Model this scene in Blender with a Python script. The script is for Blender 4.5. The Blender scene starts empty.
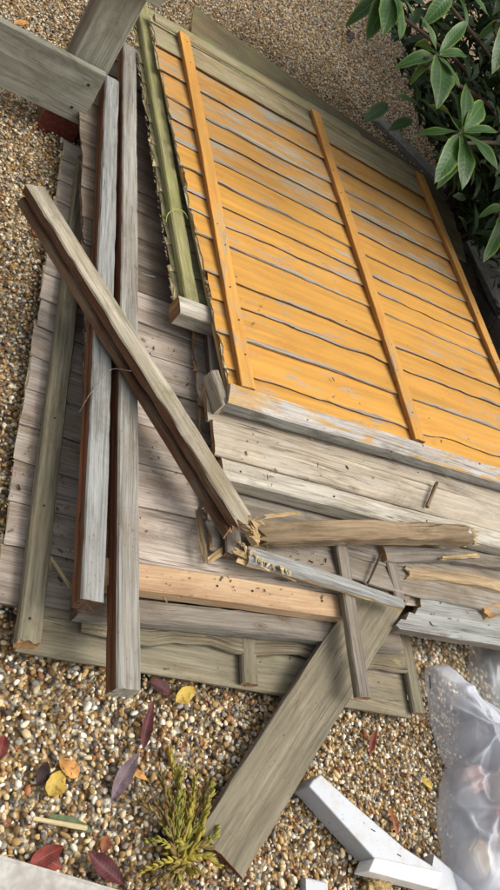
import bpy, math, random
import numpy as np
from mathutils import Vector, Matrix, noise as mnoise

S = bpy.context.scene
COL = S.collection
# ------------------------------------------------------------------ camera
CAM = np.array([-1.133308, -1.288506, 1.619708])
RM = np.array([[0.80877763, -0.14488012, 0.56998991],
               [0.20734956, -0.83670213, -0.50688825],
               [0.55034980, 0.52814704, -0.64666514]])
FPX = 750.0
cd = bpy.data.cameras.new('camera'); cam = bpy.data.objects.new('camera', cd); COL.objects.link(cam)
cd.sensor_fit = 'VERTICAL'; cd.sensor_height = 24.0; cd.lens = 24.0 * FPX / 890.0
cd.clip_start = 0.02; cd.clip_end = 400.0
m = Matrix.Identity(4)
for i in range(3):
    m[i][0] = RM[0][i]; m[i][1] = -RM[1][i]; m[i][2] = -RM[2][i]; m[i][3] = CAM[i]
cam.matrix_world = m
S.camera = cam
# ------------------------------------------------------------------ light
SUNV = Vector((0.50, -0.12, 0.86)).normalized()
w = bpy.data.worlds.new('World'); S.world = w; w.use_nodes = True
nt = w.node_tree; bg = nt.nodes['Background']
sky = nt.nodes.new('ShaderNodeTexSky'); sky.sky_type = 'NISHITA'; sky.sun_disc = False
sky.sun_elevation = math.asin(SUNV.z); sky.sun_rotation = math.atan2(SUNV.x, SUNV.y)
sky.dust_density = 6.0; sky.air_density = 1.0; sky.ozone_density = 1.0
hs = nt.nodes.new('ShaderNodeHueSaturation'); hs.inputs['Saturation'].default_value = 0.30
nt.links.new(sky.outputs[0], hs.inputs['Color']); nt.links.new(hs.outputs[0], bg.inputs['Color'])
bg.inputs['Strength'].default_value = 0.15
sd = bpy.data.lights.new('sun', 'SUN'); sd.energy = 0.95; sd.angle = math.radians(36); sd.color = (1.0, 0.965, 0.915)
sun = bpy.data.objects.new('sun', sd); COL.objects.link(sun)
sun.rotation_euler = SUNV.to_track_quat('Z', 'Y').to_euler(); sun.location = (3, -1, 4)
vs = S.view_settings; vs.view_transform = 'Standard'; vs.look = 'None'; vs.gamma = 1.0; vs.use_curve_mapping = False
vs.exposure = 0.62
S.render.engine = 'CYCLES'

rnd = random.Random(7)
def P(x, y, z):
    d = RM.T @ np.array([(x-250)/FPX, (y-445)/FPX, 1.0]); t = (z-CAM[2])/d[2]
    return Vector(CAM + t*d)
def PD(x, y, t):
    d = RM.T @ np.array([(x-250)/FPX, (y-445)/FPX, 1.0])
    return Vector(CAM + t*d)
def proj(X):
    X = np.atleast_2d(np.asarray(X, float)); Y = (X-CAM) @ RM.T
    return np.c_[Y[:, 0]/Y[:, 2]*FPX+250, Y[:, 1]/Y[:, 2]*FPX+445, Y[:, 2]]

# ------------------------------------------------------------------ objects
def thing(name, label, cat, loc=(0, 0, 0), group=None):
    o = bpy.data.objects.new(name, None); COL.objects.link(o); o.location = loc
    o.empty_display_size = 0.05
    return tag(o, label, cat, group)
def tag(o, label, cat, group=None):
    o['label'] = label; o['category'] = cat
    if group: o['group'] = group
    return o
def struct(o, kind='structure'):
    o['kind'] = kind; return o
def link(name, me, parent=None, M=None):
    o = bpy.data.objects.new(name, me); COL.objects.link(o)
    M = M or Matrix.Identity(4)
    if parent is not None:
        o.parent = parent
        pm = parent.matrix_basis
        if parent.parent is not None: pm = parent.parent.matrix_basis @ pm
        M = pm.inverted() @ M
    o.matrix_basis = M
    return o
def mesh(name, V, F, mats, uv=None, mi=None, smooth=True):
    me = bpy.data.meshes.new(name); me.from_pydata([tuple(v) for v in V], [], F)
    for mt in mats: me.materials.append(mt)
    if mi is not None: me.polygons.foreach_set('material_index', mi)
    if uv is not None:
        ul = me.uv_layers.new(name='UVMap'); ul.data.foreach_set('uv', np.asarray(uv, np.float32).ravel())
    me.polygons.foreach_set('use_smooth', [smooth]*len(F))
    me.update()
    return me

# ------------------------------------------------------------------ materials
def lin(c):
    f = lambda v: v/12.92 if v <= 0.04045 else ((v+0.055)/1.055)**2.4
    return tuple(f(v/255.0) for v in c) + (1.0,)
class NG:
    def __init__(s, name):
        s.m = bpy.data.materials.new(name); s.m.use_nodes = True; s.t = s.m.node_tree
        s.b = s.t.nodes['Principled BSDF']; s.out = s.t.nodes['Material Output']
    def n(s, typ, **kw):
        nd = s.t.nodes.new(typ)
        for k, v in kw.items(): setattr(nd, k, v)
        return nd
    def l(s, a, b): s.t.links.new(a, b)
    def math(s, op, a, b=None, clamp=False):
        nd = s.n('ShaderNodeMath', operation=op, use_clamp=clamp)
        for i, v in enumerate((a, b)):
            if v is None: continue
            if isinstance(v, (int, float)): nd.inputs[i].default_value = v
            else: s.l(v, nd.inputs[i])
        return nd.outputs[0]
    def mix(s, fac, a, b, mode='MIX'):
        nd = s.n('ShaderNodeMix', data_type='RGBA', blend_type=mode)
        for sock, v in ((nd.inputs[0], fac), (nd.inputs[6], a), (nd.inputs[7], b)):
            if isinstance(v, (int, float)): sock.default_value = v
            elif isinstance(v, tuple): sock.default_value = v
            else: s.l(v, sock)
        return nd.outputs[2]
    def ramp(s, fac, a, b, lo=0.0, hi=1.0):
        nd = s.n('ShaderNodeMapRange', clamp=True)
        s.l(fac, nd.inputs[0]); nd.inputs[1].default_value = a; nd.inputs[2].default_value = b
        nd.inputs[3].default_value = lo; nd.inputs[4].default_value = hi
        return nd.outputs[0]
    def noise(s, vec, scale, detail=4.0, rough=0.6, dist=0.0):
        nd = s.n('ShaderNodeTexNoise'); s.l(vec, nd.inputs['Vector'])
        nd.inputs['Scale'].default_value = scale; nd.inputs['Detail'].default_value = detail
        nd.inputs['Roughness'].default_value = rough; nd.inputs['Distortion'].default_value = dist
        return nd.outputs[0]
    def scaled(s, vec, sc, off=None):
        mp = s.n('ShaderNodeVectorMath', operation='MULTIPLY'); s.l(vec, mp.inputs[0]); mp.inputs[1].default_value = sc
        return mp.outputs[0]
    def bump(s, h, strength=0.4, dist=0.003):
        nd = s.n('ShaderNodeBump'); nd.inputs['Strength'].default_value = strength; nd.inputs['Distance'].default_value = dist
        s.l(h, nd.inputs['Height']); s.l(nd.outputs[0], s.b.inputs['Normal'])

def wood(name, light, dark, stain=None, stain_amt=0.5, moss=None, moss_amt=0.0, paint=None, wear=0.3,
         crack=0.6, knots=0.7, rough=0.88, vary=0.16, bump=0.5, fine=1.0, edgewear=0.0, sat=1.0, grime=0.7):
    g = NG(name)
    uv = g.n('ShaderNodeUVMap').outputs[0]
    oi = g.n('ShaderNodeObjectInfo')
    off = g.n('ShaderNodeVectorMath', operation='MULTIPLY_ADD')
    off.inputs[0].default_value = (1, 1, 1)
    cmb = g.n('ShaderNodeCombineXYZ'); r37 = g.math('MULTIPLY', oi.outputs['Random'], 37.3)
    g.l(r37, cmb.inputs[0]); g.l(r37, cmb.inputs[1])
    add = g.n('ShaderNodeVectorMath', operation='ADD'); g.l(uv, add.inputs[0]); g.l(cmb.outputs[0], add.inputs[1])
    v = add.outputs[0]
    # slow warp so the grain is not ruler straight
    wn = g.n('ShaderNodeTexNoise'); g.l(g.scaled(v, (2.0, 5.0, 1.0)), wn.inputs['Vector']); wn.inputs['Scale'].default_value = 1.0
    wsub = g.n('ShaderNodeVectorMath', operation='MULTIPLY_ADD'); g.l(wn.outputs['Color'], wsub.inputs[0])
    wsub.inputs[1].default_value = (0.0, 0.03, 0.0); g.l(v, wsub.inputs[2])
    vw = wsub.outputs[0]
    fineg = g.noise(g.scaled(vw, (5.0, 190.0*fine, 1.0)), 1.0, 5.0, 0.7)
    band = g.noise(g.scaled(vw, (1.4, 32.0*fine, 1.0)), 1.0, 3.0, 0.55)
    blot = g.noise(g.scaled(v, (4.5, 11.0, 1.0)), 1.0, 4.0, 0.6, 0.4)
    speck = g.noise(g.scaled(v, (90.0, 140.0, 1.0)), 1.0, 2.0, 0.6)
    t = g.math('ADD', g.math('MULTIPLY', g.ramp(fineg, 0.34, 0.66), 0.58), g.math('MULTIPLY', g.ramp(band, 0.34, 0.66), 0.42))
    c = g.mix(t, lin(tuple(int(q*0.90) for q in dark)), lin(tuple(min(255, int(q*1.06)) for q in light)))
    if stain:
        c = g.mix(g.math('MULTIPLY', g.ramp(blot, 0.45, 0.68), stain_amt), c, lin(stain))
    # knots
    vo = g.n('ShaderNodeTexVoronoi', feature='F1'); g.l(g.scaled(vw, (3.4, 9.0, 1.0)), vo.inputs['Vector']); vo.inputs['Scale'].default_value = 1.0
    pick = g.n('ShaderNodeSeparateColor'); g.l(vo.outputs['Color'], pick.inputs[0])
    km = g.math('MULTIPLY', g.ramp(vo.outputs['Distance'], 0.20 if paint else 0.12, 0.05), g.ramp(pick.outputs[0], 0.45 if paint else 0.55, 0.6))
    ring = g.ramp(g.math('SINE', g.math('MULTIPLY', vo.outputs['Distance'], 170.0)), -1, 1, 0.35, 0.9)
    km = g.math('MULTIPLY', g.math('MULTIPLY', km, ring), knots)
    c = g.mix(km, c, lin((78, 52, 34)))
    pm = None
    if paint:
        wn2 = g.noise(g.scaled(v, (7.0, 30.0, 1.0)), 1.0, 6.0, 0.72, 0.5)
        wn3 = g.noise(g.scaled(v, (1.6, 4.0, 1.0)), 1.0, 2.0)
        wv = g.math('ADD', g.math('MULTIPLY', wn2, 0.6), g.math('MULTIPLY', wn3, 0.4))
        pm = g.ramp(wv, 0.56-0.36*wear+0.10, 0.56-0.36*wear+0.02)
        if edgewear:
            sy = g.n('ShaderNodeSeparateXYZ'); g.l(uv, sy.inputs[0])
            en = g.noise(g.scaled(v, (9.0, 40.0, 1.0)), 1.0, 5.0, 0.7, 0.4)
            big = g.noise(g.scaled(v, (2.2, 3.0, 1.0)), 1.0, 2.0)
            lim = g.math('MULTIPLY', g.ramp(big, 0.44, 0.66), edgewear)
            ew = g.ramp(g.math('SUBTRACT', g.math('ADD', sy.outputs[1], g.math('MULTIPLY', g.math('SUBTRACT', en, 0.5), 0.05)), lim), 0.006, -0.004)
            pm = g.math('MULTIPLY', pm, g.math('SUBTRACT', 1.0, ew))
        pc = g.mix(g.ramp(band, 0.3, 0.7), lin(paint), lin(tuple(int(q*0.86) for q in paint)))
        pc = g.mix(g.math('MULTIPLY', g.ramp(blot, 0.5, 0.75), 0.45), pc, lin((184, 120, 46)))
        pc = g.mix(g.math('MULTIPLY', km, 0.6), pc, lin((150, 84, 24)))
        c = g.mix(pm, c, pc)
    if moss:
        mn = g.noise(g.scaled(v, (9.0, 16.0, 1.0)), 1.0, 5.0, 0.65, 0.3)
        c = g.mix(g.math('MULTIPLY', g.ramp(mn, 0.62-0.35*moss_amt, 0.78-0.35*moss_amt), 0.85), c, lin(moss))
    ck = g.noise(g.scaled(vw, (1.7, 60.0, 1.0)), 1.0, 2.0, 0.5)
    ckl = g.ramp(g.math('ABSOLUTE', g.math('SUBTRACT', ck, 0.5)), 0.015, 0.004)
    ckg = g.ramp(g.noise(g.scaled(v, (1.1, 6.0, 1.0)), 1.0, 2.0), 0.46, 0.60)
    ckm = g.math('MULTIPLY', g.math('MULTIPLY', ckl, ckg), crack)
    c = g.mix(ckm, c, lin((42, 34, 28)))
    c = g.mix(g.math('MULTIPLY', g.math('MULTIPLY', g.ramp(speck, 0.63, 0.72), g.ramp(blot, 0.42, 0.6)), 0.6), c, lin((58, 48, 36)))
    gr = g.noise(g.scaled(v, (3.0, 9.0, 1.0)), 1.0, 7.0, 0.78, 0.8)
    c = g.mix(g.math('MULTIPLY', g.ramp(gr, 0.50, 0.74), grime), c, lin((72, 62, 42)))
    val = g.ramp(oi.outputs['Random'], 0, 1, (0.87 if not paint else 0.9)*(1-vary), (0.87 if not paint else 0.9)*(1+vary))
    hsv = g.n('ShaderNodeHueSaturation'); g.l(c, hsv.inputs['Color']); g.l(val, hsv.inputs['Value']); hsv.inputs['Saturation'].default_value = sat if not paint else 0.98
    g.l(hsv.outputs[0], g.b.inputs['Base Color'])
    g.b.inputs['Roughness'].default_value = rough
    g.b.inputs['Specular IOR Level'].default_value = 0.25
    h = g.math('SUBTRACT', g.math('ADD', g.math('MULTIPLY', fineg, 0.8), g.math('MULTIPLY', band, 0.5)), g.math('MULTIPLY', ckm, 1.2))
    g.bump(h, bump, 0.004)
    return g.m

def simple(name, a, b, scale=20.0, rough=0.8, bump=0.3, bd=0.002, detail=5.0, spec=0.3, lo=0.35, hi=0.65, third=None):
    g = NG(name); co = g.n('ShaderNodeTexCoord').outputs['Object']
    nz = g.noise(co, scale, detail, 0.65); c = g.mix(g.ramp(nz, lo, hi), lin(a), lin(b))
    n2 = g.noise(co, scale*0.23, 3.0)
    if third: c = g.mix(g.math('MULTIPLY', g.ramp(n2, 0.5, 0.65), 0.8), c, lin(third))
    g.l(c, g.b.inputs['Base Color']); g.b.inputs['Roughness'].default_value = rough
    g.b.inputs['Specular IOR Level'].default_value = spec
    g.bump(nz, bump, bd)
    return g.m

MW = {}
MW['grey'] = wood('grey_weathered_wood', (176, 172, 160), (110, 106, 96), (128, 116, 100), 0.5, fine=0.8)
MW['palegrey'] = wood('pale_weathered_wood', (200, 194, 178), (142, 134, 116), (150, 134, 108), 0.5, crack=0.8, fine=0.6)
MW['bluegrey'] = wood('blue_grey_wood', (166, 167, 162), (100, 98, 92), (130, 118, 108), 0.4)
MW['slate'] = wood('dull_grey_wood', (152, 144, 130), (100, 92, 82), (116, 98, 78), 0.5, fine=0.75)
MW['mauve'] = wood('mauve_grey_wood', (200, 187, 171), (136, 123, 110), (134, 110, 82), 0.55, fine=0.7, knots=0.9)
MW['mauveshade'] = wood('shaded_mauve_brown_wood', (146, 132, 116), (92, 80, 68), (98, 72, 50), 0.6, fine=0.7)  # mauve wood darkened to brown, shadow put into the colour
MW['brown'] = wood('red_brown_wood', (150, 98, 66), (82, 54, 40), (104, 84, 66), 0.7, knots=0.2)
MW['brownrot'] = wood('rotten_brown_wood', (120, 82, 56), (58, 40, 30), (132, 116, 94), 0.75, knots=0.2, crack=1.0, bump=1.0, grime=0.8)
MW['pinkbrown'] = wood('pink_brown_wood', (184, 172, 150), (138, 124, 104), (176, 168, 156), 0.6, fine=0.7)
MW['salmon'] = wood('salmon_wood', (214, 184, 146), (186, 150, 114), (150, 110, 78), 0.4, crack=0.2, bump=0.25)
MW['tan'] = wood('dirty_tan_wood', (178, 154, 120), (108, 86, 62), (142, 122, 96), 0.6, bump=1.0, grime=0.8, crack=1.0, fine=0.6)
MW['fresh'] = wood('torn_fresh_wood', (214, 188, 138), (164, 126, 80), (128, 96, 62), 0.5, crack=0.4, knots=0, bump=0.8, vary=0.08)
MW['endgrain'] = wood('end_grain', (190, 150, 100), (130, 92, 58), (96, 70, 48), 0.5, knots=0, fine=0.4)
MW['enddark'] = wood('dark_end_grain', (120, 96, 74), (70, 54, 42), None, knots=0, fine=0.4)
MW['rededge'] = wood('red_stained_end', (150, 92, 62), (98, 52, 34), (160, 126, 96), 0.5, knots=0)
MW['greenish'] = wood('green_grey_wood', (146, 138, 116), (96, 89, 72), (116, 96, 66), 0.4, (112, 112, 84), 0.12, fine=0.6)
MW['greenfar'] = wood('green_tan_wood', (126, 114, 86), (80, 70, 52), (120, 90, 60), 0.55, (112, 112, 72), 0.4)
MW['mossy'] = wood('mossy_wood', (162, 154, 108), (112, 106, 70), (126, 116, 80), 0.3, (138, 138, 82), 0.4)
MW['mossgrey'] = wood('mossy_grey_wood', (160, 154, 120), (112, 108, 78), (104, 84, 54), 0.4, (140, 142, 88), 0.45)
MW['lichen'] = wood('lichen_edge_wood', (150, 142, 118), (92, 82, 64), (84, 66, 46), 0.5, (160, 152, 100), 0.18, crack=1.0, bump=1.0)
MW['orange'] = wood('orange_stained_wood', (176, 166, 150), (128, 116, 100), None, paint=(208, 152, 64), wear=0.08, crack=0.15, knots=0.9, bump=0.3, vary=0.06, edgewear=0.015, sat=1.0, grime=0.12)
MW['orangeworn'] = wood('worn_orange_wood', (178, 168, 148), (130, 120, 98), None, paint=(202, 148, 70), wear=0.22, crack=0.4, bump=0.4, vary=0.08, edgewear=0.034, sat=1.0, grime=0.2)
MW['orangegone'] = wood('bare_grey_green_wood', (178, 166, 134), (130, 118, 88), (168, 126, 66), 0.45, (140, 138, 88), 0.35, crack=0.5, vary=0.08)
MW['orangeside'] = wood('orange_batten_side', (150, 110, 70), (110, 74, 40), None, paint=(176, 116, 50), wear=0.12, crack=0.2, knots=0.1, vary=0.05, grime=0.2)
MW['orangebatten'] = wood('orange_batten_face', (176, 158, 124), (136, 116, 84), None, paint=(206, 150, 68), wear=0.14, crack=0.2, knots=0.3, bump=0.3, vary=0.06, sat=0.95, grime=0.15)
MW['battentan'] = wood('faded_orange_batten', (176, 158, 116), (136, 116, 80), None, paint=(204, 150, 70), wear=0.36, crack=0.3, knots=0.3, vary=0.06)
MW['lip'] = wood('grey_bark_edge', (196, 188, 170), (112, 98, 80), (92, 70, 48), 0.5, crack=0.7, bump=1.0)
MW['lipdark'] = wood('brown_bark_edge', (150, 112, 66), (78, 58, 40), (60, 46, 34), 0.5, crack=0.7, bump=1.0)
MW['wornrail'] = wood('rail_with_orange_traces', (206, 200, 190), (150, 142, 132), None, paint=(206, 164, 96), wear=0.44, crack=0.6, bump=0.6)
MW['railgrey'] = wood('silver_grey_rail', (178, 176, 166), (118, 114, 106), (146, 138, 124), 0.3, crack=0.9)
MW['planter'] = wood('grey_green_planed_wood', (166, 163, 146), (122, 120, 104), (126, 124, 104), 0.5, knots=0.4, crack=0.3, bump=0.3, vary=0.05)
MW['board'] = wood('olive_grey_board', (150, 141, 118), (100, 92, 74), (128, 116, 94), 0.5, crack=0.5, grime=0.4, fine=0.5)
MW['algae'] = wood('algae_green_grey_wood', (186, 176, 154), (128, 118, 98), (128, 112, 80), 0.5, (126, 124, 90), 0.16, crack=0.9, fine=0.6)
MW['darkwood'] = wood('dark_brown_wood', (92, 76, 62), (52, 42, 34), None, knots=0.2)  # plain dark brown for slat edges, batten sides, a twig and crumbs
MW['straw'] = wood('straw_splinter', (218, 200, 158), (172, 146, 104), None, knots=0, crack=0.3, grime=0.2)

# ------------------------------------------------------------------ timber mesh
def nz1(n, L, step, amp, rr):
    k = max(4, int(L/step)+4); c = rr.uniform(-1, 1, k)
    x = np.linspace(0, k-3.001, n)+1; i = x.astype(int); f = x-i
    p0, p1, p2, p3 = c[i-1], c[i], c[np.minimum(i+1, k-1)], c[np.minimum(i+2, k-1)]
    return amp*(p1+0.5*f*(p2-p0+f*(2*p0-5*p1+4*p2-p3+f*(3*(p1-p2)+p3-p0))))
def timber(name, L, W, T, seed, mats, jag=(0.003, 0.003), wob=0.0015, waney=(0, 0), bow=0.0, bev=0.0045, groove=0.0,
           seg=0.035, topn=3, taper=0.0, skew=(0, 0), chip=0.0):
    """x along the grain 0..L, y across, top face at z=0. mats: top, side, end [, front(-y) side]"""
    rr = np.random.default_rng(seed); n = max(4, int(L/seg)+1)
    h = W/2; b = min(bev, T*0.3, W*0.2)
    ring = [(-h, -b, 'f'), (-h+b, 0, 't')]
    for k in range(1, topn+1): ring.append((-h+b+(W-2*b)*k/(topn+1), 0, 't'))
    ring += [(h-b, 0, 't'), (h, -b, 's'), (h, -T+b, 's'), (h-b, -T, 'b'), (-h+b, -T, 'b'), (-h, -T+b, 'f')]
    if groove:
        # rebate along the +y side
        i = [k for k, r in enumerate(ring) if r[2] == 's'][0]
        ring[i+1:i+1] = [(h, -T*0.42, 's'), (h-groove, -T*0.46, 's'), (h-groove, -T*0.60, 's'), (h, -T*0.64, 's')]
    m_ = len(ring); x = np.linspace(0, L, n)
    Y = np.zeros((n, m_)); Z = np.zeros((n, m_)); X = np.repeat(x[:, None], m_, 1)
    by = nz1(n, L, 0.5, wob*2, rr); bz = nz1(n, L, 0.6, wob*1.5, rr) + bow*np.sin(np.pi*x/L)
    eL = nz1(n, L, 0.16, wob*0.55, rr); eR = nz1(n, L, 0.16, wob*0.55, rr)
    wl = nz1(n, L, 0.17, waney[0], rr)+nz1(n, L, 0.06, waney[0]*0.4, rr); wr = nz1(n, L, 0.17, waney[1], rr)+nz1(n, L, 0.06, waney[1]*0.4, rr)
    for j, (y, z, t) in enumerate(ring):
        fr = (y+h)/W
        Y[:, j] = (y*(1-taper*x/L) + by + (1-fr)*(eL+wl) + fr*(eR+wr)) + nz1(n, L, 0.05, wob*0.4, rr)
        Z[:, j] = z + bz + nz1(n, L, 0.07, wob*0.5, rr)
        if chip and t in 'fs': Y[:, j] += np.maximum(0, nz1(n, L, 0.05, chip, rr)-chip*0.3)*(1 if y < 0 else -1)
    for j, (y, z, t) in enumerate(ring):
        X[0, j] += rr.uniform(0, 1)*jag[0] + skew[0]*y; X[-1, j] -= rr.uniform(0, 1)*jag[1] - skew[1]*y
        X[1, j] = max(X[1, j], X[0, j]+0.002); X[-2, j] = min(X[-2, j], X[-1, j]-0.002)
    V = np.stack([X, Y, Z], -1).reshape(-1, 3).tolist()
    per = [0.0]
    for j in range(m_):
        a, c = ring[j], ring[(j+1) % m_]; per.append(per[-1]+math.hypot(a[0]-c[0], a[1]-c[1]))
    F, mi, uv = [], [], []
    for i in range(n-1):
        for j in range(m_):
            k = (j+1) % m_
            F.append((i*m_+j, (i+1)*m_+j, (i+1)*m_+k, i*m_+k)); ta, tb = ring[j][2], ring[k][2]
            if ta == tb == 's' or (ta == 's' and tb == 'b'): q = 1
            elif ta == 'f' and tb == 'f' or (ta == 'b' and tb == 'f'): q = 3 if len(mats) > 3 else 1
            else: q = 0
            mi.append(q)
            uv += [(X[i, j], per[j]), (X[i+1, j], per[j]), (X[i+1, k], per[j+1]), (X[i, k], per[j+1])]
    for e, i in ((0, 0), (1, n-1)):
        V.append((float(X[i].mean()) + (jag[e]*0.5*(1 if e == 0 else -1)), float(Y[i].mean()), float(Z[i].mean()))); c = len(V)-1
        for j in range(m_):
            k = (j+1) % m_
            F.append((i*m_+j, i*m_+k, c) if e == 0 else (i*m_+k, i*m_+j, c)); mi.append(2)
            q = [(Z[i, j], Y[i, j]), (Z[i, k], Y[i, k]), (Z[i].mean(), Y[i].mean())]
            uv += q if e == 0 else [q[1], q[0], q[2]]
    me = mesh(name, V, F, [MW[k] if isinstance(k, str) else k for k in mats], uv, mi, False)
    return me
def frame(p0, p1, roll=0.0):
    p0 = Vector(p0); x = (Vector(p1)-p0).normalized(); z = Vector((0, 0, 1)); y = z.cross(x).normalized(); z = x.cross(y)
    M = Matrix((x, y, z)).transposed().to_4x4(); M.translation = p0
    return M @ Matrix.Rotation(roll, 4, 'X')
_seed = [100]
def bar(name, p0, p1, W, T, mats, parent=None, roll=0.0, **kw):
    p0, p1 = Vector(p0), Vector(p1); _seed[0] += 1
    me = timber(name, (p1-p0).length, W, T, kw.pop('seed', _seed[0]), mats, **kw)
    return link(name, me, parent, frame(p0, p1, roll))
def pbar(name, a, za, b, zb, W, T, mats, parent=None, **kw):
    return bar(name, P(a[0], a[1], za), P(b[0], b[1], zb), W, T, mats, parent, **kw)
def pf(ox, oy, th):
    c, s = math.cos(math.radians(th)), math.sin(math.radians(th))
    return lambda u, v, z: Vector((ox+c*u-s*v, oy+s*u+c*v, z))
def nail(parent, p, r=0.004, mat=None):
    V, F = [], []
    for k in range(8): V.append((r*math.cos(k*math.pi/4), r*math.sin(k*math.pi/4), 0))
    for k in range(8): V.append((0.7*r*math.cos(k*math.pi/4), 0.7*r*math.sin(k*math.pi/4), 0.0015))
    F = [(k, (k+1) % 8, 8+(k+1) % 8, 8+k) for k in range(8)] + [tuple(range(8, 16))]
    return link('nail', mesh('nail', V, F, [M_nail]), parent, Matrix.Translation(p))
M_nail = simple('rusty_nail', (60, 46, 38), (34, 28, 26), 300, 0.7)

# ================================================================== SETTING: ground, gravel
g = NG('gravel_bed')
co = g.n('ShaderNodeTexCoord').outputs['Object']
vo = g.n('ShaderNodeTexVoronoi'); g.l(co, vo.inputs['Vector']); vo.inputs['Scale'].default_value = 72.0
cr = g.n('ShaderNodeValToRGB'); sp = g.n('ShaderNodeSeparateColor'); g.l(vo.outputs['Color'], sp.inputs[0]); g.l(sp.outputs[0], cr.inputs[0])
PAL = [(0.15, (184, 151, 100)), (0.14, (158, 127, 82)), (0.14, (202, 180, 138)), (0.10, (124, 98, 64)), (0.11, (214, 200, 170)), (0.07, (226, 218, 198)),
       (0.09, (114, 105, 92)), (0.05, (82, 74, 66)), (0.05, (154, 104, 68)), (0.10, (150, 142, 128))]
el = cr.color_ramp; el.interpolation = 'CONSTANT'; acc = 0.0
for i, (wgt, c) in enumerate(PAL):
    e = el.elements[i] if i < 2 else el.elements.new(acc)
    e.position = acc; e.color = lin(c); acc += wgt
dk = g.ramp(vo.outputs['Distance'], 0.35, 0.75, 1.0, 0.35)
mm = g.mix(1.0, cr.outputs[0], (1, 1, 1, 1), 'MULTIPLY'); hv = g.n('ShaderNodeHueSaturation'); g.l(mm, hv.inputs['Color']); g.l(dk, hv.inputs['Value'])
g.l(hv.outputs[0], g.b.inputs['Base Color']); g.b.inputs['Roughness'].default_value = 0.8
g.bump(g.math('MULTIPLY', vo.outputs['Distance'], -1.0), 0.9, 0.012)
M_bed = g.m
ground = struct(link('ground', mesh('ground', [(-60, -60, -0.008), (60, -60, -0.008), (60, 60, -0.008), (-60, 60, -0.008)], [(0, 1, 2, 3)], [M_bed])))

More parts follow.
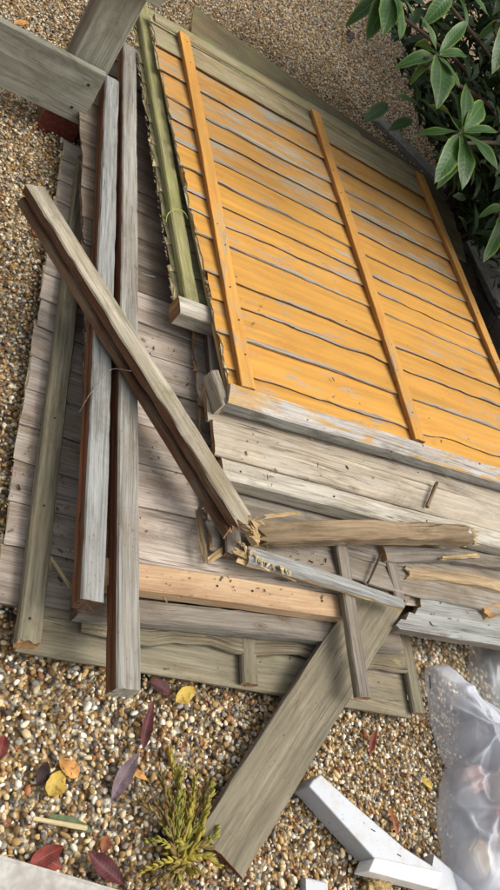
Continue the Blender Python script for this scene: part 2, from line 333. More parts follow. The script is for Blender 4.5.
def pebbles():
    rr = np.random.default_rng(3)
    import bmesh
    def ico(sub):
        bm = bmesh.new(); bmesh.ops.create_icosphere(bm, subdivisions=sub, radius=1.0)
        v = np.array([q.co[:] for q in bm.verts]); f = np.array([[q.index for q in t.verts] for t in bm.faces]); bm.free(); return v, f
    V1, F1 = ico(2); V0, F0 = ico(1)
    # candidate points, jittered grids whose spacing grows away from the camera
    pts = []
    def grid(x0, x1, y0, y1, sp, zlo, zhi, rlo, rhi):
        gx, gy = np.meshgrid(np.arange(x0, x1, sp), np.arange(y0, y1, sp)); q = np.c_[gx.ravel(), gy.ravel()]
        q += rr.uniform(-0.6, 0.6, q.shape)*sp
        r = rlo+(rhi-rlo)*rr.beta(1.3, 3.6, len(q))
        return np.c_[q, rr.uniform(zlo, zhi, len(q)), r]
    A = np.r_[grid(-0.95, 1.6, -1.6, 3.4, 0.0115, -0.006, 0.006, 0.0038, 0.0125), grid(-0.95, 1.6, -1.6, 3.4, 0.024, 0.002, 0.010, 0.005, 0.0145)]
    B = grid(0.0, 6.5, 1.2, 9.5, 0.021, -0.004, 0.008, 0.007, 0.016)
    B = B[~((B[:, 0] < 1.6) & (B[:, 1] < 3.4))]
    Q = np.r_[A, B]
    px = proj(Q[:, :3]); ok = (px[:, 2] > 0.2) & (px[:, 0] > -70) & (px[:, 0] < 570) & (px[:, 1] > -60) & (px[:, 1] < 960)
    # leave out what lies under the pile of panels
    th = math.radians(-6.5); ox, oy = -0.545, -0.70
    u = (Q[:, 0]-ox)*math.cos(th)+(Q[:, 1]-oy)*math.sin(th); v = -(Q[:, 0]-ox)*math.sin(th)+(Q[:, 1]-oy)*math.cos(th)
    under = (u > 0.06) & (u < 1.75) & (v > 0.06) & (v < 1.9)
    under |= (Q[:, 0] > 0.0) & (Q[:, 0] < 1.45) & (Q[:, 1] > 0.3) & (Q[:, 1] < 2.1)
    under |= (Q[:, 0] > 1.55) & (Q[:, 1] < 2.45) & (Q[:, 1] > 0.0)
    Q = Q[ok & ~under]; d = px[ok & ~under][:, 2]
    near = d < 2.05
    VV, FF, CC = [], [], []; base = 0
    cols = np.array([lin(c)[:3] for _, c in PAL]); wts = np.array([q for q, _ in PAL]); wts = wts/wts.sum()
    for sel, tv, tf in ((near, V1, F1), (~near, V0, F0)):
        q = Q[sel]; n = len(q); k = len(tv)
        sc = q[:, 3:4]*np.c_[rr.uniform(0.8, 1.35, n), rr.uniform(0.7, 1.0, n), rr.uniform(0.45, 0.8, n)]
        loc = tv[None]*sc[:, None]
        # lumpy: a few random planar pushes
        for _ in range(5):
            dr = rr.normal(size=(n, 3)); dr /= np.linalg.norm(dr, axis=1, keepdims=True)
            dt = (tv[None]*dr[:, None]).sum(-1)
            loc *= (1-0.34*np.clip(dt-0.25, 0, 1)*rr.uniform(0, 2.4, (n, 1)))[..., None]
        a = rr.uniform(0, 6.28, n); bt = rr.normal(0, 0.35, n)
        ca, sa, cb, sb = np.cos(a), np.sin(a), np.cos(bt), np.sin(bt)
        x, y, z = loc[..., 0], loc[..., 1], loc[..., 2]
        y, z = y*cb[:, None]-z*sb[:, None], y*sb[:, None]+z*cb[:, None]
        x, y = x*ca[:, None]-y*sa[:, None], x*sa[:, None]+y*ca[:, None]
        loc = np.stack([x, y, z], -1)+q[:, None, :3]
        VV.append(loc.reshape(-1, 3)); FF.append((tf[None]+(np.arange(n)*k)[:, None, None]+base).reshape(-1, 3)); base += n*k
        c = cols[rr.choice(len(PAL), n, p=wts)]*rr.uniform(0.84, 1.1, (n, 1))
        CC.append(np.repeat(np.c_[c, rr.uniform(0, 1, n)], k, 0))
    V = np.concatenate(VV); F = np.concatenate(FF); Cc = np.concatenate(CC)
    me = bpy.data.meshes.new('gravel'); me.vertices.add(len(V)); me.vertices.foreach_set('co', V.astype(np.float32).ravel())
    me.loops.add(len(F)*3); me.loops.foreach_set('vertex_index', F.astype(np.int32).ravel())
    me.polygons.add(len(F)); me.polygons.foreach_set('loop_start', (np.arange(len(F))*3).astype(np.int32))
    me.polygons.foreach_set('use_smooth', np.ones(len(F), bool))
    at = me.color_attributes.new('pebble', 'FLOAT_COLOR', 'POINT'); at.data.foreach_set('color', Cc.astype(np.float32).ravel())
    me.update(calc_edges=True)
    g = NG('pebble'); a = g.n('ShaderNodeAttribute', attribute_name='pebble'); co = g.n('ShaderNodeTexCoord').outputs['Object']
    nz = g.noise(co, 260.0, 4.0, 0.7); hv = g.n('ShaderNodeHueSaturation'); g.l(a.outputs['Color'], hv.inputs['Color']); g.l(g.ramp(nz, 0.3, 0.7, 0.7, 1.18), hv.inputs['Value'])
    g.l(hv.outputs[0], g.b.inputs['Base Color']); g.l(g.ramp(a.outputs['Alpha'], 0, 1, 0.6, 0.95), g.b.inputs['Roughness']); g.b.inputs['Specular IOR Level'].default_value = 0.2
    g.bump(nz, 0.25, 0.001)
    me.materials.append(g.m)
    o = link('gravel', me); struct(o, 'stuff'); o['label'] = 'golden brown pea gravel covering the ground around the pile'; o['category'] = 'gravel'
    print('pebbles', len(Q), 'tris', len(F))
pebbles()

# soil bed and paving under the shrub
def sheet(name, x0, x1, y0, y1, z, mat, amp, n=40, seed=0):
    V, F = [], []
    for j in range(n+1):
        for i in range(n+1):
            x, y = x0+(x1-x0)*i/n, y0+(y1-y0)*j/n
            e = min(i, j, n-i, n-j)/n
            V.append((x, y, z*min(1, e*8)-0.012*(e == 0)+amp*min(1, e*8)*(mnoise.noise(Vector((x*6, y*6, seed)))+0.5*mnoise.noise(Vector((x*19, y*19, seed))))))
    for j in range(n):
        for i in range(n): F.append((j*(n+1)+i, j*(n+1)+i+1, (j+1)*(n+1)+i+1, (j+1)*(n+1)+i))
    return link(name, mesh(name, V, F, [mat]))
M_soil = simple('dark_soil', (52, 42, 32), (26, 22, 18), 30, 0.95, 0.8, 0.02, 8)
struct(sheet('soil', 1.50, 2.75, 0.0, 2.60, 0.02, M_soil, 0.015))
M_conc = simple('pale_concrete', (176, 172, 164), (150, 146, 138), 60, 0.85, 0.35, 0.002, 8, third=(140, 134, 124))
M_conc2 = simple('grey_concrete_edging', (136, 132, 124), (104, 100, 94), 40, 0.9, 0.4, 0.003, 8, third=(104, 100, 84))
def block(name, c, size, rz, mat, parent=None, bev=0.004, rough=0.0015, seed=0, div=6, tilt=(0, 0)):
    """bevelled, slightly uneven block; c is the centre of the bottom face"""
    import bmesh
    bm = bmesh.new(); bmesh.ops.create_cube(bm, size=1.0)
    for v in bm.verts: v.co = Vector((v.co.x*size[0], v.co.y*size[1], (v.co.z+0.5)*size[2]))
    bmesh.ops.bevel(bm, geom=bm.edges[:], offset=bev, segments=2, affect='EDGES')
    bmesh.ops.triangulate(bm, faces=[f for f in bm.faces if len(f.verts) > 4])
    if div > 1: bmesh.ops.subdivide_edges(bm, edges=[e for e in bm.edges if e.calc_length() > max(size)/div*1.2], cuts=max(1, div//2), use_grid_fill=True)
    for v in bm.verts:
        v.co += Vector([rough*mnoise.noise(v.co*35+Vector((seed*3.1+k*17, seed, k))) for k in range(3)])
    me = bpy.data.meshes.new(name); bm.to_mesh(me); bm.free(); me.materials.append(mat)
    M = Matrix.Translation(c) @ Matrix.Rotation(rz, 4, 'Z') @ Matrix.Rotation(tilt[0], 4, 'X') @ Matrix.Rotation(tilt[1], 4, 'Y')
    return link(name, me, parent, M)
# concrete slab in the near left corner
a = P(0, 858, 0.03); b = P(110, 890, 0.03); dv = (b-a).normalized(); nv = Vector((dv.y, -dv.x, 0))
slab = block('concrete_slab', (a+b)/2+dv*0.1+nv*0.225+Vector((0, 0, -0.035)), (1.2, 0.45, 0.065), math.atan2(dv.y, dv.x), M_conc, rough=0.003, bev=0.008, div=16)
tag(slab, 'pale grey concrete slab edge in the near left corner beside the gravel', 'concrete slab')
edge = block('edging_kerb', (2.30, 2.55, -0.055), (1.3, 0.16, 0.085), math.radians(-36), M_conc2, rough=0.004, bev=0.01, div=14)
tag(edge, 'grey concrete edging kerb behind the far corner of the pile', 'kerb')
for i, (x, y, rz, lb) in enumerate(((2.62, 2.45, 0.1, 'pale grey paving slab behind the shrub stems, farther of the two'), (2.50, 1.72, 0.08, 'pale grey paving slab behind the shrub stems, nearer of the two'))):
    tag(block('paving_slab', (x, y, 0.0), (0.62, 0.62, 0.05), rz, M_conc2, rough=0.003, bev=0.006, seed=i, div=8), lb, 'paving slab', 'paving slabs under the shrub')

# ================================================================== PILE OF FENCE PANELS (bottom to top)
def lap_slats(parent, F, u0, u1, vs, z, T, mats, over=0.03, tilt=0.008, waney=0.008, jag=(0.009, 0.006), skip=(), umin=None, knot=None):
    """overlapping slats; vs = near edges, from far to near; the near edge lies on the next slat"""
    n = len(vs)
    for i in range(n):
        if i in skip: continue
        far = vs[i-1]+over if i else vs[0]+0.13
        near = vs[i]; W = far-near; mid = (far+near)/2
        mm = mats[i] if isinstance(mats, list) else mats
        # slat runs along +u, local -y side is the near edge
        a = u0+rnd.uniform(-0.005, 0.005); p0, p1 = F(a, mid, z), F(u1, mid, z)
        _seed[0] += 1
        me = timber('slat', (p1-p0).length, W, T, _seed[0], mm, jag=jag, waney=(waney, 0), wob=0.0012, bev=0.0015, topn=2, chip=0.002)
        M = frame(p0, p1, -math.atan2(tilt, W)); M.translation += Vector((0, 0, 0))
        link('slat', me, parent, M)

# --- lowest panel, flat on the gravel
F0 = pf(-0.545, -0.725, -6.3)
e0 = thing('fence_section', 'lowest mauve grey lap fence panel on the gravel, sticking out at the left edge', 'fence panel', F0(0.9, 0.9, 0.0), 'stacked fence panels')
vs = [1.78-0.118*i for i in range(15)]
lap_slats(e0, F0, -0.075, 1.23, [v for v in vs if v > 0.14]+[0.10], 0.040, 0.009, ('mauve', 'slate', 'straw'), waney=0.004)
bar('slat', F0(-0.01, 0.055, 0.045), F0(1.20, 0.055, 0.045), 0.118, 0.016, ('greenish', 'greenish', 'endgrain'), e0, jag=(0.004, 0.004))
bar('batten', F0(0.005, 0.0, 0.082), F0(0.0, 1.80, 0.082), 0.055, 0.030, ('greenish', 'greenish', 'endgrain'), e0, jag=(0.012, 0.003), wob=0.002)
for uu in (0.605, 1.215): bar('batten', F0(uu, 0.004, 0.068), F0(uu-0.005, 0.55, 0.068), 0.048, 0.020, ('greenish', 'slate', 'endgrain'), e0)
# --- second panel: grey boards with a lichen edge
F1 = pf(-0.44, -0.68, -1.5)
e1 = thing('fence_section', 'grey weathered panel with a rotten lichen edge just above the lowest green board', 'fence panel', F1(0.7, 0.8, 0.06), 'stacked fence panels')
bar('bottom_rail', F1(0.0, 0.055, 0.112), F1(1.05, 0.055, 0.112), 0.06, 0.042, ('slate', 'grey', 'enddark', 'grey'), e1, chip=0.006, wob=0.003)
bar('slat', F1(0.03, 0.045, 0.070), F1(1.10, 0.03, 0.070), 0.10, 0.014, ('lichen', 'lichen', 'enddark'), e1, waney=(0.012, 0), chip=0.006)
lap_slats(e1, F1, 0.03, 1.3, [2.48-0.14*i for i in range(18)], 0.088, 0.008, ('mauveshade', 'darkwood', 'enddark'))
# --- third panel: mauve slats, salmon bottom rail
F2 = pf(-0.43, -0.605, -1.0)
e2 = thing('fence_section', 'mauve grey lap fence panel with a clean salmon coloured bottom rail', 'fence panel', F2(0.7, 0.8, 0.12), 'stacked fence panels')
bar('bottom_rail', F2(0.0, 0.037, 0.162), F2(0.83, 0.037, 0.162), 0.070, 0.046, ('salmon', 'salmon', 'endgrain'), e2)
vs2 = [1.90, 1.775, 1.64, 1.51, 1.40, 1.26, 1.13, 1.01, 0.88, 0.76, 0.635, 0.50, 0.37, 0.235, 0.075]
lap_slats(e2, F2, 0.0, 1.15, vs2, 0.146, 0.009, [('mauveshade' if i < 8 else 'mauve', 'slate', 'enddark') for i in range(15)], waney=0.004)  # far slats take the darker wood: their shadow is painted in
# --- fourth panel: ragged slat ends and a dull grey batten
F3 = pf(-0.085, -0.50, -3.5)
e3 = thing('fence_section', 'dull grey panel showing only a ragged left edge and one batten beside the diagonal rail', 'fence panel', F3(0.7, 0.8, 0.15), 'stacked fence panels')
lap_slats(e3, F3, -0.025, 1.30, [1.66-0.13*i for i in range(13)]+[0.02], 0.176, 0.009, ('slate', 'lip', 'endgrain'), jag=(0.02, 0.01))
bar('batten', F3(0.045, 0.0, 0.205), F3(0.045, 1.70, 0.205), 0.052, 0.028, ('slate', 'darkwood', 'enddark'), e3, jag=(0.01, 0.004))
# --- fifth panel: mossy slats at the left of the orange one
F4 = pf(-0.135, 0.26, 1.2)
e4 = thing('fence_section', 'green mossy fence panel peeping out along the left side of the orange panel', 'fence panel', F4(0.7, 0.9, 0.2), 'stacked fence panels')
lap_slats(e4, F4, -0.015, 1.35, [1.70-0.125*i for i in range(14)], 0.226, 0.009, ('mossgrey', 'mossgrey', 'straw'), jag=(0.018, 0.01), waney=0.006)
bar('batten', F4(0.036, 0.055, 0.255), F4(0.03, 1.90, 0.255), 0.052, 0.028, ('mossy', 'mossy', 'enddark'), e4)
r = bar('bottom_rail', F4(-0.02, 0.025, 0.262), F4(0.95, 0.015, 0.262), 0.070, 0.062, ('palegrey', 'palegrey', 'endgrain'), e4, bev=0.006, wob=0.002)
# --- sixth panel: pink brown board and pale rail under the orange panel's front
F5 = pf(-0.07, -0.295, -2.0)
e5 = thing('fence_section', 'pinkish grey panel with a pale worn rail directly under the orange panel front', 'fence panel', F5(0.7, 0.8, 0.2), 'stacked fence panels')
bar('bottom_rail', F5(0.0, 0.036, 0.240), F5(1.50, 0.036, 0.240), 0.068, 0.055, ('palegrey', 'palegrey', 'endgrain'), e5, chip=0.004, wob=0.002)
bar('slat', F5(-0.02, 0.128, 0.243), F5(1.50, 0.128, 0.243), 0.115, 0.016, ('pinkbrown', 'pinkbrown', 'endgrain'), e5, roll=0.03)
bar('slat', F5(-0.03, 0.250, 0.240), F5(1.50, 0.250, 0.240), 0.125, 0.014, ('pinkbrown', 'pinkbrown', 'endgrain'), e5, roll=0.03)
# --- far panel: wide green boards behind the orange panel
F6 = pf(0.03, 1.72, -11.0)
e6 = thing('fence_section', 'greenish brown panel of wide boards sticking out behind the top of the orange panel', 'fence panel', F6(0.7, 0.3, 0.1), 'stacked fence panels')
for j, (v0, v1, z, mt) in enumerate(((0.05, 0.30, 0.215, 'greenfar'), (0.29, 0.50, 0.208, 'greenfar'), (0.49, 0.74, 0.200, 'greenfar'))):
    bar('slat', F6(0.0+(0.2 if j == 0 else 0.03), (v0+v1)/2, z), F6(1.74, (v0+v1)/2-0.02, z), v1-v0, 0.012, (mt, 'slate', 'endgrain'), e6, waney=(0.006, 0), roll=0.02)
bar('batten', F6(0.12, 0.0, 0.185), F6(0.12, 0.76, 0.185), 0.05, 0.03, ('greenish', 'greenish', 'endgrain'), e6)
bar('batten', F6(1.62, 0.0, 0.185), F6(1.62, 0.76, 0.185), 0.05, 0.03, ('greenish', 'greenish', 'endgrain'), e6)
# --- top: the orange panel
F7 = pf(0, 0, 0)
e7 = thing('fence_section', 'large orange stained lap fence panel lying on top of the pile', 'fence panel', (0.7, 0.9, 0.25), 'stacked fence panels')
vs7 = [1.849, 1.679, 1.508, 1.342, 1.214, 1.078, 0.948, 0.821, 0.724, 0.618, 0.446, 0.336, 0.200, 0.053, -0.03]
mt7 = []
for i in range(15):
    top = 'orangegone' if i < 2 else ('orangeworn' if i < 6 else 'orange')
    lp = ('lip', 'lipdark', 'lipdark')[(i*7) % 3]; mt7.append((top, lp, 'straw', lp))
n7 = len(vs7)
for i in range(n7):
    far = vs7[i-1]+0.03 if i else 1.90
    near = vs7[i]; W = far-near; mid = (far+near)/2
    u0 = -0.035-0.10*max(0, mid)/1.8+rnd.uniform(-0.008, 0.008)
    _seed[0] += 1
    p0, p1 = F7(u0, mid, 0.281), F7(1.475, mid-0.004, 0.281)
    me = timber('slat', (p1-p0).length, W, 0.0065, _seed[0], mt7[i], jag=(0.016, 0.004), waney=((0.003, 0.007, 0.003, 0.008, 0.0035)[i % 5] if i > 2 else 0.003, 0), wob=0.0012, bev=0.0012, topn=3, chip=0.006, seg=0.012)
    link('slat', me, e7, frame(p0, p1, -0.066))
# last slat behind the rail
bar('bottom_rail', F7(-0.055, -0.048, 0.302), F7(1.54, -0.052, 0.302), 0.075, 0.048, ('wornrail', 'wornrail', 'pinkbrown', 'railgrey'), e7, chip=0.003, wob=0.002, bev=0.005, skew=(0.25, 0))
bar('packing_piece', F7(-0.085, 0.030, 0.292), F7(-0.058, -0.085, 0.288), 0.03, 0.05, ('pinkbrown', 'pinkbrown', 'pinkbrown'), e7)
bar('top_rail', F7(-0.115, 1.885, 0.292), F7(1.475, 1.885, 0.292), 0.055, 0.022, ('orangegone', 'orangegone', 'endgrain', 'orangegone'), e7)
for k, (x0, y1) in enumerate(((0.022, 1.86), (0.745, 1.86), (1.468, 1.865))):
    bar('batten', F7(x0, -0.008, 0.3045), F7(x0-0.002, y1, 0.3045), 0.050, 0.020, ('orangebatten' if k else 'orangebatten', 'orangeside', 'endgrain'), e7, wob=0.0012, bev=0.002)

def splinters(parent, pts, n, seed, out=(-1, -0.1), size=0.012, mat='straw'):
    rr = random.Random(seed); V, F, uv = [], [], []
    for _ in range(n):
        t = rr.random()*(len(pts)-1); i = int(t); p = pts[i].lerp(pts[i+1], t-i)+Vector((rr.uniform(0, 0.006), 0, rr.uniform(-0.004, 0.003)))
        d = Vector((out[0]+rr.uniform(-.3, .3), out[1]+rr.uniform(-.7, .7), rr.uniform(0.1, .9))).normalized(); L = size*rr.uniform(0.35, 1.2); w = L*rr.uniform(0.12, 0.35)
        y = d.cross(Vector((0, 0, 1))).normalized()*w; z = Vector((0, 0, w*0.7)); k = len(V)
        V += [p-d*0.004-y, p-d*0.004+y, p-d*0.004+z, p+d*L]
        for f in ((0, 1, 2), (0, 3, 1), (1, 3, 2), (2, 3, 0)): F.append(tuple(k+q for q in f)); uv += [(rr.random(), rr.random()*.01) for _ in f]
    o = link('splinters', mesh('splinters', V, F, [MW[mat]], uv, None, False), parent); o['kind'] = 'stuff'; return o
bar('back_batten', F7(-0.002, 0.0, 0.268), F7(-0.095, 1.86, 0.268), 0.050, 0.020, ('orangeside', 'battentan', 'straw'), e7)
for x0 in (0.020, 0.744, 1.467):
    for v in (0.10, 0.27, 0.40, 0.56, 0.70, 0.90, 1.14, 1.28, 1.45, 1.62, 1.80): nail(e7, (x0+rnd.uniform(-.012, .012), v+rnd.uniform(-.03, .03), 0.3042), 0.0032)
for u in (0.03, 0.32, 0.75, 1.05): nail(e7, (u, -0.045+rnd.uniform(-.02, .02), 0.3018), 0.0036)
for u in (0.06, 0.40, 0.80): nail(e5, F5(u, 0.036, 0.2402), 0.0036)
for u in (0.35, 0.46, 0.70): nail(e2, F2(u, 0.04, 0.1622), 0.0034)
for v in (0.06, 0.35, 0.62, 0.95, 1.2): nail(e0, F0(0.002, v, 0.0822), 0.0034)
splinters(e7, [F7(-0.036-0.10*max(0, v)/1.8, v, 0.281) for v in (0.02, 0.6, 1.2, 1.85)], 330, 1, (-0.6, -0.1), 0.007)
splinters(e4, [F4(-0.018, v, 0.224) for v in (0.08, 0.8, 1.75)], 220, 2, (-0.6, -0.1), 0.007)
splinters(e0, [F0(-0.078, v, 0.038) for v in (0.12, 0.8, 1.4)], 120, 3, (-0.6, -0.1), 0.006)
splinters(e3, [F3(-0.028, v, 0.174) for v in (0.0, 0.7)], 60, 4, (-0.6, -0.1), 0.007)
# ================================================================== LOOSE TIMBER ON THE PILE
def loose(name, label, cat, *a, group=None, **kw):
    o = pbar(name, *a, **kw); return tag(o, label, cat, group)
RM_ = ('bluegrey', 'brown', 'enddark')
loose('fence_rail', 'long grey rail with brown rebated side, left of the two lying side by side', 'rail', (94, 601), 0.204, (113, 78), 0.204, 0.057, 0.056, RM_, groove=0.012, chip=0.003, wob=0.001, group='long loose rails', seg=0.03)
loose('fence_rail', 'long grey rail with brown rebated side, right of the two, its end overhanging the gravel', 'rail', (129, 690), 0.205, (130, 45), 0.215, 0.058, 0.056, ('grey', 'brown', 'palegrey'), groove=0.012, chip=0.003, wob=0.001, group='long loose rails', seg=0.03)
loose('broken_rail', 'grey rail with rusty brown side lying diagonally across the two long rails', 'broken rail', (249, 524), 0.302, (35, 184), 0.266, 0.066, 0.072, ('algae', 'brownrot', 'endgrain'), groove=0.014, jag=(0.03, 0.012), wob=0.002, chip=0.007, roll=0.08, seg=0.02)
loose('broken_rail', 'rough dirty tan broken rail lying across below the pale rail', 'broken rail', (252, 528), 0.245, (474, 535), 0.290, 0.062, 0.050, ('tan', 'tan', 'fresh'), jag=(0.07, 0.04), wob=0.004, chip=0.014, topn=5, seg=0.02)
loose('splintered_slat', 'thin silver grey slat with a long torn yellow edge pointing right', 'slat', (236, 549), 0.212, (407, 605), 0.216, 0.060, 0.016, ('bluegrey', 'fresh', 'fresh', 'fresh'), jag=(0.12, 0.015), taper=0.45, wob=0.003, chip=0.008, topn=5, seg=0.02)
loose('batten_offcut', 'short grey batten lying over the leaning board below the torn slat', 'batten', (342, 540), 0.205, (365, 698), 0.178, 0.046, 0.024, ('slate', 'greenish', 'endgrain'))
for nm, pts, d, mt, n, sz in (('broken_rail', [(253, 522), (256, 540)], (-1, 0.2), 'fresh', 26, 0.05), ('broken_rail', [(246, 530), (258, 516)], (0.5, -0.6), 'straw', 22, 0.028), ('splintered_slat', [(236, 540), (262, 562), (290, 572)], (-0.5, -0.8), 'straw', 34, 0.03), ('broken_rail', [(472, 528), (474, 545)], (1, 0.1), 'straw', 26, 0.02)):
    pr_ = [o for o in COL.objects if o.name.startswith(nm)][-1] if nm == 'splintered_slat' else [o for o in COL.objects if o.name.startswith(nm)][1 if d[0] != 0.5 else 0]
    so = splinters(None, [P(x, y, (0.212 if nm == 'splintered_slat' else 0.262 if x < 300 else 0.28)) for x, y in pts], n, 11+n, d, sz, mt)
    so.parent = pr_; so.matrix_parent_inverse = pr_.matrix_basis.inverted()
# leaning board
loose('leaning_board', 'wide grey board leaning from the gravel onto the pile, reddish sawn near end', 'board', (220, 856), 0.030, (397, 574), 0.172, 0.150, 0.024, ('board', 'slate', 'rededge', 'slate'), jag=(0.006, 0.01), wob=0.003, topn=5, bev=0.002)
def outline_board(name, px, z, T, mats, axis, seed=0):
    pts = [P(x, y, z) for x, y in px]; n = len(pts); ax = Vector((math.cos(axis), math.sin(axis), 0)); ay = Vector((-ax.y, ax.x, 0))
    if sum(pts[i].x*pts[(i+1) % n].y-pts[(i+1) % n].x*pts[i].y for i in range(n)) < 0: pts.reverse()
    V = list(pts)+[p-Vector((0, 0, T)) for p in pts]; F = [tuple(range(n)), tuple(range(2*n-1, n-1, -1))]; mi = [0, 0]; uv = []
    for f in F: uv += [(V[q].dot(ax), V[q].dot(ay)) for q in f]
    for i in range(n):
        k = (i+1) % n; f = (i, i+n, k+n, k); F.append(f); e = (pts[k]-pts[i]).normalized(); mi.append(2 if abs(e.dot(ax)) < 0.75 else 1)
        uv += [(V[q].dot(ax)+V[q].dot(ay)*0.2, V[q].z) for q in f]
    return link(name, mesh(name, V, F, [MW[m_] if isinstance(m_, str) else m_ for m_ in mats], uv, mi, False))
KP = [(398, 576), (412, 578), (430, 581), (455, 583), (480, 588), (500, 591), (522, 594), (526, 652), (500, 646), (478, 642), (460, 640), (440, 636), (418, 632), (400, 629), (396, 625), (401, 619), (406, 620), (409, 612), (415, 614), (418, 608), (421, 607), (420, 598), (421, 592), (412, 590), (399, 588)]
tag(outline_board('broken_board', KP, 0.165, 0.032, ('bluegrey', 'slate', 'fresh'), -0.04), 'pale grey broken board with a notch at its left end, by the plastic bags', 'board')
loose('rotten_strip', 'crumbling yellow brown rotten strip of wood above the notched board', 'wood strip', (404, 569), 0.190, (510, 585), 0.190, 0.040, 0.035, ('tan', 'fresh', 'fresh', 'fresh'), jag=(0.03, 0.02), wob=0.006, chip=0.014, seg=0.015)
loose('old_board', 'greenish weathered board end between the tan broken rail and the rotten strip', 'board', (385, 552), 0.200, (515, 562), 0.205, 0.050, 0.03, ('slate', 'slate', 'endgrain'), chip=0.008, wob=0.004)
loose('brown_block', 'short red brown upright offcut between leaning board and rotten strip', 'offcut', (391, 556), 0.190, (401, 602), 0.175, 0.045, 0.03, ('slate', 'brown', 'enddark'), jag=(0.004, 0.012))
loose('wood_chunk', 'small orange brown torn wood chunk on the notched board beside the bag', 'wood chunk', (484, 612), 0.185, (506, 604), 0.185, 0.045, 0.03, ('endgrain', 'fresh', 'fresh'), jag=(0.015, 0.015), wob=0.005, chip=0.012, seg=0.01)
loose('wood_sliver', 'thin pale sliver resting on mauve slats, upper of two near left batten', 'sliver', (43, 522), 0.078, (52, 572), 0.055, 0.010, 0.006, ('straw', 'straw', 'straw'), jag=(0.01, 0.02), group='wood slivers')
loose('wood_sliver', 'thin pale sliver on mauve slats, lower one tilted towards the rails', 'sliver', (49, 556), 0.062, (73, 588), 0.055, 0.008, 0.006, ('straw', 'straw', 'straw'), jag=(0.01, 0.02), group='wood slivers')
loose('bark_stick', 'small brown stick wedged under the orange panel front rail', 'stick', (437, 482), 0.262, (426, 506), 0.256, 0.012, 0.010, ('tan', 'brown', 'endgrain'), wob=0.003, chip=0.003)
loose('bark_strip', 'narrow torn bark strip hanging beside the grey batten near the diagonal rail end', 'bark strip', (196, 505), 0.195, (209, 566), 0.185, 0.016, 0.008, ('tan', 'fresh', 'fresh'), jag=(0.02, 0.02), wob=0.005, chip=0.004)

for i, (a, za, b, zb, W, lb) in enumerate((((232, 548), 0.215, (268, 566), 0.200, 0.016, 'pale torn sliver at the joint below the diagonal rail end'), ((240, 556), 0.195, (300, 578), 0.190, 0.012, 'long pale sliver lying just under the torn slat'), ((262, 517), 0.292, (300, 512), 0.270, 0.012, 'short sliver leaning on the pale rail beside the diagonal rail end'), ((205, 560), 0.178, (224, 548), 0.186, 0.018, 'stubby torn chip at the foot of the bark strip'), ((366, 585), 0.195, (384, 553), 0.200, 0.008, 'thin dark twig across the leaning board beside the small batten'), ((440, 556), 0.225, (480, 553), 0.225, 0.014, 'small splinter under the right end of the tan broken rail'), ((455, 596), 0.172, (490, 612), 0.172, 0.010, 'thin splinter lying on the notched board'))):
    loose('wood_sliver', lb, 'sliver', a, za, b, zb, W, 0.007, ('fresh' if i not in (4,) else 'darkwood', 'straw', 'straw'), jag=(0.02, 0.02), wob=0.003, chip=0.004, group='wood slivers', seg=0.01)
# ================================================================== POST AND RAIL, top left
post = thing('planter_corner', 'grey green timber post with planks nailed across it at the far left', 'timber frame', (-0.43, 1.30, 0), None)
M_redfoot = MW['rededge']
def vbox(name, x0, x1, y0, y1, z0, z1, mat, parent, axis='x', mats=None, **kw):
    """a vertical-faced plank along x, or a post along z"""
    _seed[0] += 1
    if axis == 'x':
        me = timber(name, x1-x0, z1-z0, y1-y0, _seed[0], mats or (mat, mat, 'endgrain'), **kw)
        # local z (top) -> -y, local y -> z, local x -> x
        M = Matrix(((1, 0, 0, x0), (0, 0, -1, y0), (0, 1, 0, (z0+z1)/2), (0, 0, 0, 1)))
    else:
        me = timber(name, z1-z0, x1-x0, y1-y0, _seed[0], mats or (mat, mat, 'endgrain'), **kw)
        # local x -> z, local z -> -y, local y -> -x
        M = Matrix(((0, -1, 0, (x0+x1)/2), (0, 0, -1, y0), (1, 0, 0, z0), (0, 0, 0, 1)))
    return link(name, me, parent, M)
vbox('post', -0.495, -0.365, 1.235, 1.36, 0.085, 0.95, 'planter', post, 'z', mats=('planter', 'slate', 'endgrain'), topn=4)
vbox('foot', -0.500, -0.360, 1.228, 1.365, -0.03, 0.083, 'rededge', post, 'z', mats=(simple('red_brown_foot', (122, 58, 44), (78, 36, 28), 60, 0.85, 0.4), 'brown', 'brown'))
vbox('plank', -1.35, -0.375, 1.205, 1.231, 0.095, 0.315, 'planter', post, 'x', topn=5, wob=0.001)
vbox('plank', -1.35, -0.330, 1.205, 1.231, 0.60, 0.82, 'planter', post, 'x', topn=5, wob=0.001)
for (x, z) in ((-0.415, 0.255), (-0.43, 0.150)):
    V = nail(post, (x, 1.2045, z), 0.006); V.matrix_basis = V.matrix_basis @ Matrix.Rotation(math.radians(90), 4, 'X')

